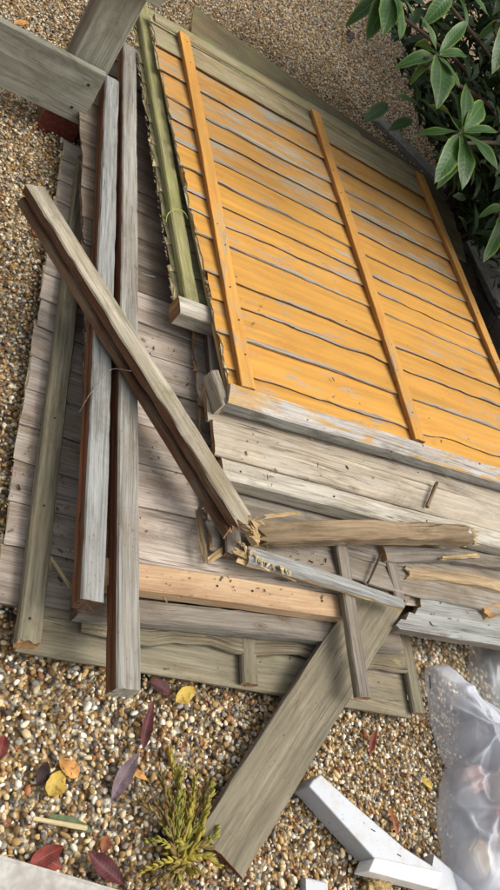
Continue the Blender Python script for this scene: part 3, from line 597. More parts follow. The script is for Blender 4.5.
# ================================================================== PLASTIC TRIM, BAGS, RUBBLE
def plastic(name, col, rough=0.35, dirt=0.3):
    g = NG(name); co = g.n('ShaderNodeTexCoord').outputs['Object']; nz = g.noise(co, 14.0, 6.0, 0.7); n2 = g.noise(co, 90.0, 3.0)
    c = g.mix(g.math('MULTIPLY', g.ramp(nz, 0.48, 0.75), dirt), lin(col), lin((150, 140, 120)))
    c = g.mix(g.math('MULTIPLY', g.ramp(n2, 0.62, 0.75), dirt), c, lin((110, 100, 84)))
    g.l(c, g.b.inputs['Base Color']); g.b.inputs['Roughness'].default_value = rough; g.bump(nz, 0.08, 0.002); return g.m
M_pvc = plastic('white_plastic', (164, 167, 170), 0.45, 0.75); M_pvc2 = plastic('bright_white_plastic', (232, 232, 228), 0.3, 0.1)
M_slot = simple('dark_slot', (40, 40, 42), (28, 28, 30), 50)
tr = thing('plastic_trim', 'white hollow plastic window trim lying on gravel beside the leaning board', 'plastic trim', P(350, 825, 0.0))
p0, p1 = P(318, 787, 0.070), P(408, 862, 0.070)
fr = frame(p0, p1); L = (p1-p0).length
def boxmesh(name, x0, x1, y0, y1, z0, z1, mat, bev=0.003):
    import bmesh
    bm = bmesh.new(); bmesh.ops.create_cube(bm, size=1.0)
    for v in bm.verts: v.co = Vector((x0+(v.co.x+0.5)*(x1-x0), y0+(v.co.y+0.5)*(y1-y0), z0+(v.co.z+0.5)*(z1-z0)))
    bmesh.ops.bevel(bm, geom=bm.edges[:], offset=bev, segments=2, affect='EDGES')
    me = bpy.data.meshes.new(name); bm.to_mesh(me); bm.free(); me.materials.append(mat); return me
def profile(name, L, prof, mat, sk=0.0):
    n = len(prof); V = [(0+sk*y, y, z) for y, z in prof]+[(L+sk*y*0.2, y, z) for y, z in prof]
    F = [(i, (i+1) % n, n+(i+1) % n, n+i) for i in range(n)]+[tuple(range(n-1, -1, -1)), tuple(range(n, 2*n))]
    return mesh(name, V, F, [mat], None, None, False)
# profile: sloping top, vertical face on the near-left side with a small step
pr = [(-0.038, -0.003), (-0.040, -0.028), (-0.036, -0.030), (-0.040, -0.066), (0.038, -0.066), (0.040, -0.014), (0.034, -0.004), (0.0, 0.0), (-0.034, 0.0)]
pr = [(y*1.45, z*0.9) for y, z in pr]
def adopt(o, parent):
    o.parent = parent; o.matrix_parent_inverse = parent.matrix_basis.inverted()
    bv = o.modifiers.new('soft_edges', 'BEVEL'); bv.width = 0.004; bv.segments = 3; return o
adopt(outline_board('trim_body', [(309, 786), (313, 780), (321, 774), (346, 797), (405, 848), (444, 873), (374, 858)], 0.070, 0.066, (M_pvc, M_pvc, M_pvc), 0.0), tr)
adopt(outline_board('end_cap', [(375, 857.5), (443, 872), (437, 889), (369, 871)], 0.073, 0.060, (M_pvc2, M_pvc2, M_pvc2), 0.0), tr)
adopt(outline_board('side_lip', [(307, 789), (310, 785.5), (373, 857), (369, 862)], 0.040, 0.034, (M_pvc, M_pvc, M_pvc), 0.0), tr)
for x, y in ((371, 829), (397, 854)): link('slot', boxmesh('slot', 0, 0.014, -0.0012, 0.0012, -0.003, 0.0008, M_slot, 0.0004), tr, frame(P(x, y, 0.0702), P(x+10, y+6, 0.0702)))
tr2 = thing('plastic_trim', 'second white plastic piece partly hidden between the end cap and the bag', 'plastic trim', P(455, 885, 0))
q0, q1 = P(432, 868, 0.045), P(475, 905, 0.045)
link('trim_body', profile('trim_body', (q1-q0).length, [(y*0.7, z*0.6) for y, z in pr], M_pvc), tr2, frame(q0, q1))
q0, q1 = P(306, 888, 0.02), P(328, 893, 0.02)
tag(link('plastic_scrap', profile('plastic_scrap', (q1-q0).length, [(y*0.4, z*0.4) for y, z in pr], M_pvc), None, frame(q0, q1)), 'small white plastic scrap at the bottom edge below the leaning board', 'plastic scrap')
# torn tan foam under the end cap
def lump(name, c, rad, mat, seed, squash=(1, 1, 0.7), amp=0.35, freq=2.2, sub=3):
    import bmesh
    bm = bmesh.new(); bmesh.ops.create_icosphere(bm, subdivisions=sub, radius=1.0)
    for v in bm.verts:
        k = 1+amp*mnoise.noise(v.co*freq+Vector((seed*7.7, seed, 1)))+amp*0.4*mnoise.noise(v.co*freq*3+Vector((seed, 9, 2)))
        v.co = Vector((v.co.x*squash[0], v.co.y*squash[1], v.co.z*squash[2]))*k*rad
    for f in bm.faces: f.smooth = True
    me = bpy.data.meshes.new(name); bm.to_mesh(me); bm.free(); me.materials.append(mat)
    return link(name, me, None, Matrix.Translation(c))
M_foam = simple('tan_foam', (196, 170, 120), (142, 112, 70), 120, 0.95, 1.0, 0.006, 8)
tag(lump('foam_lump', P(377, 884, 0.010), 0.036, M_foam, 3, (1.3, 0.7, 0.5), 0.7, 4.0, 4), 'torn tan insulation foam crumbling out below the white end cap', 'foam')

M_brickp = simple('pink_brick', (196, 150, 128), (160, 114, 94), 60, 0.9, 0.6, 0.003, 6, third=(190, 176, 160))
M_bricky = simple('buff_brick', (206, 182, 146), (168, 140, 104), 60, 0.9, 0.6, 0.003, 6)
M_brickg = simple('grey_rubble', (128, 122, 116), (86, 82, 78), 50, 0.9, 0.6, 0.003, 6)
M_terr = simple('terracotta', (168, 96, 70), (128, 66, 46), 40, 0.85, 0.4)
def rub(x, y, z, size, rz, mat, label, nm='brick', tilt=(0, 0), cat='brick', seed=0):
    p = P(x, y, z); p.z = z
    return tag(block(nm, p, size, rz, mat, None, 0.006, 0.006, seed, 6, tilt), label, cat, 'rubble in the plastic bags')
rub(468, 712, 0.006, (0.09, 0.07, 0.05), 0.5, M_brickg, 'grey rubble lump inside the pointed corner of the near clear bag', 'rubble_lump', (0.1, 0.2), 'rubble', 1)
rub(492, 755, 0.006, (0.17, 0.12, 0.085), 0.3, M_brickg, 'dark grey brick in the upper half of the near clear bag', 'brick', (0.2, 0.1), 'brick', 2)
rub(490, 792, 0.006, (0.13, 0.09, 0.10), 0.1, M_bricky, 'buff stone showing pale through the middle of the near bag', 'brick', (0.0, 0.25), 'brick', 3)
rub(492, 832, 0.006, (0.16, 0.11, 0.10), -0.4, M_brickp, 'pink brick piece inside the near bag below its middle fold', 'brick', (0.2, 0.0), 'brick', 4)
rub(500, 872, 0.006, (0.16, 0.10, 0.08), 0.6, M_bricky, 'buff brick piece at the bottom of the near bag', 'brick', (0.0, 0.1), 'brick', 5)
rub(545, 812, 0.006, (0.20, 0.10, 0.07), 1.0, M_brickp, 'large pink brick at the right side of the near bag', 'brick', (0.1, 0.1), 'brick', 6)
rub(500, 655, 0.006, (0.20, 0.10, 0.075), 1.1, M_brickp, 'pink brick in the far bag beside the notched board', 'brick', (0.0, 0.15), 'brick', 7)
rub(518, 690, 0.006, (0.16, 0.10, 0.07), 0.4, M_brickp, 'pink brick in the far bag, nearer one', 'brick', (0.0, 0.1), 'brick', 8)

for i, (x, y, sz, rz, mt, lb) in enumerate(((470, 740, (0.10, 0.07, 0.05), 0.9, M_brickg, 'dark grey rubble chunk near the left side of the near bag'), (463, 782, (0.08, 0.07, 0.06), 0.2, M_brickp, 'small pink rubble chunk against the left fold of the near bag'),
        (468, 822, (0.11, 0.08, 0.07), 1.2, M_brickg, 'grey rubble chunk at the waist of the near bag'), (466, 858, (0.10, 0.08, 0.06), 0.5, M_bricky, 'buff rubble chunk at the lower left of the near bag'), (520, 850, (0.16, 0.10, 0.10), 0.2, M_brickg, 'grey brick near the lower right of the near bag'),
        (520, 775, (0.15, 0.10, 0.09), 0.7, M_bricky, 'buff brick near the right side of the near bag'), (485, 905, (0.14, 0.10, 0.07), 0.1, M_brickg, 'grey rubble at the very bottom of the near bag'), (495, 728, (0.10, 0.08, 0.06), 0.4, M_brickp, 'pink rubble chunk near the top of the near bag'))):
    rub(x, y, 0.006, sz, rz, mt, lb, 'rubble_lump', (0.12*math.sin(i*3), 0.15*math.cos(i*2)), 'rubble', 40+i)
def film(name, fac, tint):
    g = NG(name); co = g.n('ShaderNodeTexCoord').outputs['Object']; n2 = g.noise(co, 5.0, 2.0)
    tr = g.n('ShaderNodeBsdfTransparent'); tr.inputs[0].default_value = (0.95, 0.96, 0.98, 1)
    tl = g.n('ShaderNodeBsdfTranslucent'); tl.inputs[0].default_value = lin(tint)
    g.b.inputs['Base Color'].default_value = lin(tint); g.b.inputs['Roughness'].default_value = 0.20
    g.b.inputs['Specular IOR Level'].default_value = 0.5
    a = g.n('ShaderNodeMixShader'); a.inputs[0].default_value = 0.35; g.l(g.b.outputs[0], a.inputs[1]); g.l(tl.outputs[0], a.inputs[2])
    lw = g.n('ShaderNodeLayerWeight'); lw.inputs[0].default_value = 0.30
    f = g.math('ADD', g.math('MULTIPLY', lw.outputs['Facing'], 0.55), g.ramp(n2, 0.35, 0.65, fac-0.08, fac+0.08), clamp=True)
    mx = g.n('ShaderNodeMixShader'); g.l(f, mx.inputs[0]); g.l(tr.outputs[0], mx.inputs[1]); g.l(a.outputs[0], mx.inputs[2])
    g.l(mx.outputs[0], g.out.inputs[0]); g.bump(g.noise(co, 60.0, 2.0), 0.06, 0.004)
    return g.m
def bag(name, bound, centre, H, mat, seed, fold=0.02, nr=70, na=260):
    """slack film over a heap: ground outline from points, dome height with folds"""
    B = [P(x, y, 0.004) for x, y in bound]; c = P(*centre, 0.0)
    ang = [math.atan2(b.y-c.y, b.x-c.x) for b in B]; rad = [math.hypot(b.y-c.y, b.x-c.x) for b in B]
    o = sorted(range(len(B)), key=lambda i: ang[i]); A = np.array([ang[i] for i in o]); Rr = np.array([rad[i] for i in o])
    A = np.r_[A-2*math.pi, A, A+2*math.pi]; Rr = np.r_[Rr, Rr, Rr]
    V, F, uv = [], [], []; fr_ = random.Random(int(seed*10)); folds = []
    for _ in range(46):
        a_ = fr_.random()*math.pi; t_ = fr_.random()*6.28; q_ = fr_.random()**0.5*0.9; rr_ = float(np.interp(t_-math.pi, A, Rr))*q_
        folds.append((math.cos(a_), math.sin(a_), 0, fr_.uniform(0.006, 0.022), fold*fr_.uniform(0.3, 1.0), c.x+rr_*math.cos(t_-math.pi), c.y+rr_*math.sin(t_-math.pi), fr_.uniform(0.06, 0.2)**2))
    for i in range(nr+1):
        s = i/nr
        for j in range(na):
            t = -math.pi+2*math.pi*j/na; r = float(np.interp(t, A, Rr))*s
            x, y = c.x+r*math.cos(t), c.y+r*math.sin(t)
            h = H*(1-s**4.0)**0.6
            e = min(1, (1-s)*4); wx = x+0.03*mnoise.noise(Vector((x*5, y*5, seed))); wy = y+0.03*mnoise.noise(Vector((x*5+9, y*5, seed)))
            cr_ = 0.0
            for (dx, dy, o_, w_, a_, px_, py_, pr2) in folds:
                fall = max(0.0, 1-((wx-px_)**2+(wy-py_)**2)/pr2)
                if fall: cr_ += a_*fall*max(0.0, 1-abs((wx-px_)*dx+(wy-py_)*dy)/w_)
            h = h*(0.80+0.35*mnoise.noise(Vector((x*6+seed, y*6, seed))))+e*cr_
            V.append((x, y, 0.006+max(0.0, h)))
    for i in range(nr):
        for j in range(na):
            k = (j+1) % na
            if i == 0: F.append((na+j, na+k, 0)) if True else None
            else: F.append((i*na+j, (i+1)*na+j, (i+1)*na+k, i*na+k))
    me = mesh(name, V, F, [mat])
    return me
b1 = thing('rubble_bag', 'near clear plastic bag of rubble with a pointed corner reaching towards the pile', 'plastic bag', P(500, 800, 0), 'clear rubble bags')
link('film', bag('film', [(424, 668), (427, 700), (433, 735), (445, 768), (438, 800), (436, 828), (440, 850), (441, 880), (450, 915), (500, 940), (580, 915), (610, 850), (585, 790), (530, 752), (486, 722), (455, 690), (438, 665)], (500, 800), 0.165, film('milky_film', 0.47, (224, 228, 236)), 1.0, 0.036), b1)
b2 = thing('rubble_bag', 'far clear plastic bag of bricks beside the notched grey board', 'plastic bag', P(515, 670, 0), 'clear rubble bags')
link('film', bag('film', [(470, 650), (469, 680), (478, 705), (500, 722), (560, 740), (600, 700), (580, 640), (530, 615), (490, 622)], (520, 675), 0.15, film('clear_film', 0.34, (214, 220, 222)), 4.0, 0.026), b2)
# hang slot in the bag corner
link('hang_slot', boxmesh('hang_slot', -0.022, 0.022, -0.0025, 0.0025, -0.001, 0.001, M_slot, 0.0005), b1, frame(P(430, 682, 0.024), P(431, 698, 0.024)))

# ================================================================== FALLEN LEAVES
def leafmat(name, a, b, vein=None, rough=0.55, edge=None, sub=0.15, spot=(0.6, 70.0)):
    g = NG(name); uv = g.n('ShaderNodeUVMap').outputs[0]; sx = g.n('ShaderNodeSeparateXYZ'); g.l(uv, sx.inputs[0])
    oi = g.n('ShaderNodeObjectInfo'); co = g.n('ShaderNodeTexCoord').outputs['Object']
    nz = g.noise(co, 40.0, 4.0); c = g.mix(g.ramp(nz, 0.35, 0.65), lin(a), lin(b))
    av = g.math('ABSOLUTE', sx.outputs[1])
    if edge:
        en = g.math('ADD', av, g.math('MULTIPLY', g.math('SUBTRACT', nz, 0.5), 0.35))
        c = g.mix(g.math('MULTIPLY', g.ramp(en, 0.70, 1.0), 0.75), c, lin(edge))
    sp_ = g.noise(co, spot[1], 5.0, 0.7); c = g.mix(g.math('MULTIPLY', g.ramp(sp_, 0.54, 0.66), spot[0]), c, lin((74, 54, 40)))
    # side veins and midrib
    wv = g.math('SINE', g.math('MULTIPLY', g.math('SUBTRACT', sx.outputs[0], g.math('MULTIPLY', av, 0.12)), 75.0))
    c = g.mix(g.math('MULTIPLY', g.ramp(wv, 0.75, 1.0), 0.22), c, lin(vein or b))
    c = g.mix(g.math('MULTIPLY', g.ramp(av, 0.07, 0.03), 0.75), c, lin(vein or b))
    hv = g.n('ShaderNodeHueSaturation'); g.l(c, hv.inputs['Color']); g.l(g.ramp(oi.outputs['Random'], 0, 1, 0.8, 1.2), hv.inputs['Value'])
    g.l(hv.outputs[0], g.b.inputs['Base Color']); g.b.inputs['Roughness'].default_value = rough
    tl = g.n('ShaderNodeBsdfTranslucent'); g.l(hv.outputs[0], tl.inputs[0]); mx = g.n('ShaderNodeMixShader'); mx.inputs[0].default_value = sub
    g.l(g.b.outputs[0], mx.inputs[1]); g.l(tl.outputs[0], mx.inputs[2]); g.l(mx.outputs[0], g.out.inputs[0])
    g.bump(g.math('ADD', wv, g.math('MULTIPLY', nz, 2.0)), 0.18, 0.001); g.b.inputs['Specular IOR Level'].default_value = 0.22
    return g.m
def leafmesh(name, L, W, mat, curl=0.2, fold=0.25, seed=0, shape=1.0, twist=0.0, n=10, petiole=0.12):
    """blade along +x from 0..L; UV x = length fraction, y = -1..1 across"""
    rr = np.random.default_rng(seed); V, uvp = [], []; cols = (-1, -0.5, 0, 0.5, 1)
    ed = rr.uniform(-0.07, 0.07, (n+1, 2))
    for i in range(n+1):
        s = i/n; ww = W/2*(max(0.0, math.sin(math.pi*min(1, s**(0.85*shape))))**0.8)+0.0006
        zc = -curl*L*(s-0.25)**2+curl*L*0.0625; tw = twist*(s-0.5)
        for k, q in enumerate(cols):
            y = q*ww*(1+(ed[i, 0] if q < 0 else ed[i, 1])*abs(q)); z = zc+fold*abs(y)+0.06*W*math.sin(s*9+q*2+seed)*abs(q)
            V.append((s*L, y*math.cos(tw)-z*math.sin(tw)*0.3, z+y*math.sin(tw))); uvp.append((s, q))
    F, uv = [], []
    for i in range(n):
        for k in range(4):
            a = i*5+k; f = (a, a+5, a+6, a+1); F.append(f); uv += [uvp[q] for q in f]
    # stalk
    b = len(V); r = max(0.0008, W*0.02)
    for s in (-petiole*L, 0.03*L):
        for k in range(4): V.append((s, r*math.cos(k*math.pi/2), r*math.sin(k*math.pi/2)+(-0.02*L if s < 0 else 0)))
    for k in range(4):
        f = (b+k, b+(k+1) % 4, b+4+(k+1) % 4, b+4+k); F.append(f); uv += [(0.5, 0.0)]*4
    return mesh(name, V, F, [mat], uv)
LM = {'yellow': leafmat('yellow_leaf', (206, 178, 84), (190, 156, 66), (180, 144, 70)), 'tan': leafmat('tan_leaf', (200, 152, 84), (170, 118, 62)),
      'maroon': leafmat('maroon_leaf', (96, 48, 50), (68, 34, 38), (110, 70, 68)), 'mauve': leafmat('mauve_leaf', (126, 108, 112), (98, 82, 86), (144, 124, 126)),
      'red': leafmat('red_leaf', (134, 58, 48), (96, 42, 38), (140, 84, 68)), 'orange': leafmat('orange_leaf', (158, 94, 58), (122, 68, 44)),
      'green': leafmat('dull_green_leaf', (98, 112, 72), (72, 84, 52)), 'dark': leafmat('dark_leaf', (58, 30, 34), (40, 22, 24))}
def fleaf(a, b, W, mat, label, z=0.018, curl=0.2, fold=0.25, shape=1.0, seed=0, roll=0.0, zb=None):
    p, q = P(*a, z), P(*b, z if zb is None else zb)
    o = link('fallen_leaf', leafmesh('fallen_leaf', (q-p).length*0.95, W*0.88, LM[mat], curl*1.6, fold*1.5, seed, shape, 0.5*math.sin(seed*2.3)), None, frame(p, q, roll))
    return tag(o, label, 'leaf', 'fallen leaves on the gravel')
fleaf((49, 796), (66, 768), 0.048, 'yellow', 'bright yellow fallen leaf near the concrete slab', 0.024, 0.25, 0.15, 0.9, 1)
fleaf((78, 777), (60, 757), 0.040, 'tan', 'tan orange fallen leaf overlapping the bright yellow one', 0.018, 0.2, 0.1, 0.9, 2)
fleaf((38, 786), (50, 759), 0.030, 'dark', 'dark maroon fallen leaf behind the bright yellow one', 0.018, 0.2, 0.1, 1, 3)
fleaf((112, 800), (135, 752), 0.040, 'mauve', 'large mauve grey leaf standing on the gravel left of the yellow green sprig', 0.022, -0.3, 0.3, 1, 4)
fleaf((147, 780), (125, 766), 0.018, 'tan', 'small tan curled leaf at the tip of the mauve leaf', 0.026, 0.4, 0.3, 1, 5)
fleaf((143, 750), (150, 700), 0.030, 'maroon', 'narrow upright maroon leaf below the overhanging rail end', 0.020, -0.2, 0.4, 1.1, 6)
fleaf((150, 682), (176, 694), 0.035, 'maroon', 'dark maroon leaf tucked under the green board beside a yellow leaf', 0.022, 0.2, 0.2, 1, 7)
fleaf((176, 702), (198, 685), 0.042, 'yellow', 'yellow leaf against the green bottom board', 0.026, 0.2, 0.15, 0.9, 8)
fleaf((30, 866), (62, 846), 0.040, 'red', 'red fallen leaf at the edge of the concrete slab', 0.022, -0.3, 0.3, 1, 9)
fleaf((62, 868), (32, 852), 0.030, 'red', 'dull red leaf crossing another red leaf by the slab', 0.018, 0.2, 0.3, 1, 19)
fleaf((124, 884), (82, 850), 0.042, 'maroon', 'long dark red leaf beside the slab, lowest of the fallen leaves', 0.024, -0.2, 0.4, 1.05, 10)
fleaf((102, 851), (110, 834), 0.028, 'orange', 'small rusty orange leaf above the long dark red leaf', 0.018, 0.3, 0.2, 0.9, 11)
fleaf((48, 816), (98, 832), 0.024, 'green', 'dull green decaying leaf above the red ones', 0.018, 0.1, 0.2, 1, 12)
fleaf((369, 755), (373, 730), 0.022, 'red', 'small upright crimson leaf on the gravel right of the leaning board', 0.018, -0.3, 0.5, 1, 13)
fleaf((397, 834), (389, 804), 0.020, 'orange', 'orange brown leaf between the white trim and the bag', 0.018, 0.2, 0.3, 1, 14)
fleaf((432, 788), (421, 776), 0.026, 'yellow', 'small dull yellow leaf beside the near clear bag', 0.018, 0.2, 0.1, 0.9, 15)
fleaf((-3, 760), (6, 732), 0.034, 'red', 'red brown leaf cut off by the left picture edge', 0.018, 0.2, 0.3, 1, 16)
fleaf((14, 24), (31, 21), 0.034, 'tan', 'pale yellow leaf on the far gravel above the plank', 0.018, 0.1, 0.1, 0.9, 17)
fleaf((350, 42), (352, 24), 0.05, 'dark', 'dark shrivelled leaf on the far gravel near the shrub', 0.02, 0.2, 0.3, 1, 18)
tag(pbar('dry_stalk', (33, 820), 0.026, (88, 829), 0.026, 0.008, 0.006, ('straw', 'straw', 'straw'), wob=0.002), 'pale dry stalk lying on the dull green leaf', 'stalk')
for i, (x, y, r, mt, lb) in enumerate(((8, 569, 0.019, M_bricky, 'large cream pebble beside the lowest panel at the left edge'), (20, 488, 0.010, M_bricky, 'small cream pebble close to the left panel edge'))):
    tag(lump('pebble', P(x, y, 0.012), r, mt, 20+i, (1.1, 0.85, 0.65), 0.2, 1.2), lb, 'pebble')

# ================================================================== YELLOW GREEN SPRIG
M_sed = leafmat('sedum_leaf', (158, 148, 70), (112, 112, 46), (176, 158, 84), 0.5, None, 0.25)
M_sed2 = leafmat('sedum_leaf_tip', (178, 160, 66), (140, 128, 50), None, 0.5, None, 0.25)
sed = thing('sprig_plant', 'yellow green scaly succulent sprig growing in the gravel', 'plant', P(178, 868, 0))
def shoot(pa, pb, lift, seed, w=0.008):
    rr = random.Random(seed); V, F, uv = [], [], []
    n = max(4, int((pb-pa).length/0.011)); side = (pb-pa).cross(Vector((0, 0, 1))).normalized(); d0 = (pb-pa).normalized()
    for i in range(n):
        s = i/(n-1); c = pa.lerp(pb, s)+Vector((0, 0, lift*math.sin(s*math.pi*0.8)))+side*0.010*math.sin(s*3.5+seed)
        for k in range(4):
            a = k*1.6+i*1.3+rr.uniform(-0.4, 0.4); out = side*math.cos(a)+Vector((0, 0, 1))*abs(math.sin(a)); dr = (d0+out*rr.uniform(0.25, 0.75)+Vector((0, 0, rr.uniform(-.3, .2)))).normalized()
            L = w*rr.uniform(0.9, 1.9)*(1.15-0.4*s); ww = L*rr.uniform(0.14, 0.24); sd_ = dr.cross(out).normalized(); up = sd_.cross(dr); b = len(V)
            for q, (t_, r_) in enumerate(((0.0, 0.25), (0.3, 0.9), (0.65, 0.95), (0.9, 0.5))):
                cc = c+dr*L*t_-up*L*0.12*t_*t_
                V += [cc+sd_*ww*r_, cc+up*ww*r_*0.6, cc-sd_*ww*r_, cc-up*ww*r_*0.6]
            V.append(c+dr*L-up*L*0.14); e = len(V)-1
            for q in range(3):
                for h in range(4):
                    F.append((b+q*4+h, b+q*4+(h+1) % 4, b+q*4+4+(h+1) % 4, b+q*4+4+h)); uv += [(0.3, 0.4)]*4
            for h in range(4): F.append((b+12+h, b+12+(h+1) % 4, e)); uv += [(0.9, 0.4)]*3
    return mesh('shoot', V, F, [(M_sed, M_sed2, M_sed3)[seed % 3]], uv)
M_sed3 = leafmat('sedum_leaf_brown', (140, 116, 66), (104, 90, 50), None, 0.6, None, 0.2)
tips = [(170, 755), (160, 778), (176, 775), (188, 782), (200, 780), (206, 790), (203, 806), (196, 800), (180, 800), (165, 800), (152, 812), (146, 845), (143, 868), (158, 872),
        (172, 878), (188, 872), (202, 846), (210, 830), (190, 820), (176, 822), (162, 826), (212, 864), (150, 886), (186, 840), (168, 845), (140, 800)]
for i, t in enumerate(tips):
    base = P(178+rnd.uniform(-10, 10), 862+rnd.uniform(-12, 6), 0.012); tp = P(t[0], t[1], 0.014+0.012*rnd.random())
    link('shoot', shoot(base, tp, 0.018+0.014*rnd.random(), i+1, 0.016), sed)

# ================================================================== WIRE AND TWINE
def tube(name, pts, r, mat, nseg=6, parent=None, r1=None):
    pts = [Vector(p) for p in pts]; V, F = [], []; r1 = r if r1 is None else r1
    for i, p in enumerate(pts):
        d = (pts[min(i+1, len(pts)-1)]-pts[max(i-1, 0)]).normalized(); a = d.cross(Vector((0.3, 0.2, 1))).normalized(); b = d.cross(a)
        rr_ = r+(r1-r)*i/(len(pts)-1)
        for k in range(nseg): V.append(p+a*rr_*math.cos(2*math.pi*k/nseg)+b*rr_*math.sin(2*math.pi*k/nseg))
    for i in range(len(pts)-1):
        for k in range(nseg): F.append((i*nseg+k, i*nseg+(k+1) % nseg, (i+1)*nseg+(k+1) % nseg, (i+1)*nseg+k))
    F += [tuple(range(nseg-1, -1, -1)), tuple((len(pts)-1)*nseg+k for k in range(nseg))]
    return link(name, mesh(name, V, F, [mat]), parent)
def spline(pts, n=8):
    out = []; pts = [Vector(p) for p in pts]; q = [pts[0]*2-pts[1]]+pts+[pts[-1]*2-pts[-2]]
    for i in range(1, len(q)-2):
        for k in range(n):
            f = k/n; p0, p1, p2, p3 = q[i-1:i+3]
            out.append(p1+0.5*f*(p2-p0+f*(2*p0-5*p1+4*p2-p3+f*(3*(p1-p2)+p3-p0))))
    out.append(pts[-1]); return out
M_wire = simple('grey_wire', (140, 138, 130), (90, 86, 80), 200, 0.5)
M_twine = simple('green_twine', (166, 178, 84), (120, 134, 60), 300, 0.8)
tag(tube('wire', spline([P(79, 413, 0.165), P(90, 394, 0.20), P(104, 377, 0.225), P(113, 369, 0.235), P(131, 371, 0.285)]), 0.0012, M_wire), 'thin bent grey wire sticking out from under the diagonal rail', 'wire')
tag(tube('twine', spline([P(166, 222, 0.256), P(168, 214, 0.264), P(176, 209, 0.268), P(184, 212, 0.267), P(188, 219, 0.260)]), 0.0016, M_twine), 'small loop of yellow green twine round the mossy batten', 'twine')
tag(tube('wire', spline([P(134, 265, 0.262), P(142, 273, 0.272), P(155, 277, 0.268)]), 0.0010, M_wire), 'short curl of wire lying near the middle of the diagonal rail', 'wire')

# ================================================================== SHRUB
M_leaf = leafmat('shrub_leaf', (56, 90, 40), (36, 66, 30), (88, 114, 52), 0.36, (116, 138, 60), 0.25, spot=(0.25, 6.0))
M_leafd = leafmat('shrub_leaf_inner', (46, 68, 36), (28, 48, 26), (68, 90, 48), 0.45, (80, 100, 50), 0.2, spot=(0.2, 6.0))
M_bark = simple('shrub_bark', (70, 52, 40), (40, 30, 24), 60, 0.9, 0.6, 0.004)
M_shootred = simple('red_shoot', (110, 52, 44), (80, 40, 34), 60, 0.7)
sh = thing('shrub', 'evergreen shrub with yellow edged leaf whorls overhanging the far right corner', 'shrub', (1.98, 1.98, 0.0))
LV = [leafmesh('leaf', 1.0, 0.25+0.04*k, M_leaf, 0.16+0.06*k, 0.22, 30+k, 1.08, 0.15*(k-1.5), 12, 0.08) for k in range(4)]
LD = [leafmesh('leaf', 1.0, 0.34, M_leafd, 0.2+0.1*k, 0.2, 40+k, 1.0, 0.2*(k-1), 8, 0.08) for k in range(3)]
def leaf(base, tip, me, parent=None, up=Vector((0, 0, 1)), roll=0.0):
    base, tip = Vector(base), Vector(tip); x = (tip-base); L = x.length; x.normalize(); y = up.cross(x)
    if y.length < 0.05: y = Vector((1, 0, 0)).cross(x)
    y.normalize(); z = x.cross(y); M = Matrix((x*L, y*L, z*L)).transposed().to_4x4(); M.translation = base
    return link('leaf', me, sh, M @ Matrix.Rotation(roll, 4, 'X'))
TOCAM = Vector(CAM)
root = Vector((1.98, 1.98, 0.0))
def branch(pts, r0, r1, mat=M_bark): return tube('stem', spline(pts, 7), r0, mat, 7, sh, r1)
whorls = [((437, 55), 2.66, [((470, 18), 2.70), ((424, 13), 2.62), ((398, 63), 2.60), ((444, 99), 2.50), ((462, 84), 2.58), ((470, 52), 2.75), ((408, 82), 2.72), ((420, 40), 2.78)]),
          ((461, 132), 2.62, [((414, 132), 2.60), ((440, 178), 2.48), ((468, 185), 2.52), ((443, 187), 2.60), ((470, 80), 2.72), ((500, 128), 2.66), ((503, 166), 2.55), ((436, 98), 2.74), ((488, 98), 2.78)]),
          ((392, -12), 2.72, [((347, 22), 2.68), ((370, 33), 2.62), ((388, 26), 2.58), ((405, 36), 2.60), ((417, 14), 2.70), ((362, 2), 2.80)]),
          ((455, -14), 2.75, [((426, 24), 2.72), ((470, 24), 2.75), ((492, 12), 2.78)]),
          ((505, 20), 2.8, [((497, 70), 2.74), ((478, 36), 2.80), ((520, 60), 2.76)]),
          ((506, 205), 2.9, [((488, 262), 2.84), ((480, 214), 2.86), ((520, 250), 2.8)])]
k = 0
for (c, t, tl) in whorls:
    pc = PD(c[0], c[1], t)
    mid = root.lerp(pc, 0.55)+Vector((0.10, 0.05, 0.28)); branch([root+Vector((rnd.uniform(-.06, .06), rnd.uniform(-.06, .06), -0.02)), root.lerp(mid, 0.5)+Vector((0.08, 0.03, 0.08)), mid, pc-Vector((0, 0, 0.05)), pc], 0.014, 0.004)
    for (q, tt) in tl:
        tip = PD(q[0], q[1], tt); leaf(pc+(tip-pc)*0.06, tip, LV[k % 4], roll=rnd.uniform(-0.25, 0.25)); k += 1
for (a, ta, b, tb) in (((388, 104), 3.3, (364, 120), 3.2), ((420, 108), 3.2, (398, 92), 3.1), ((412, 120), 3.3, (390, 128), 3.2)):
    leaf(PD(*a, ta), PD(*b, tb), LD[0])
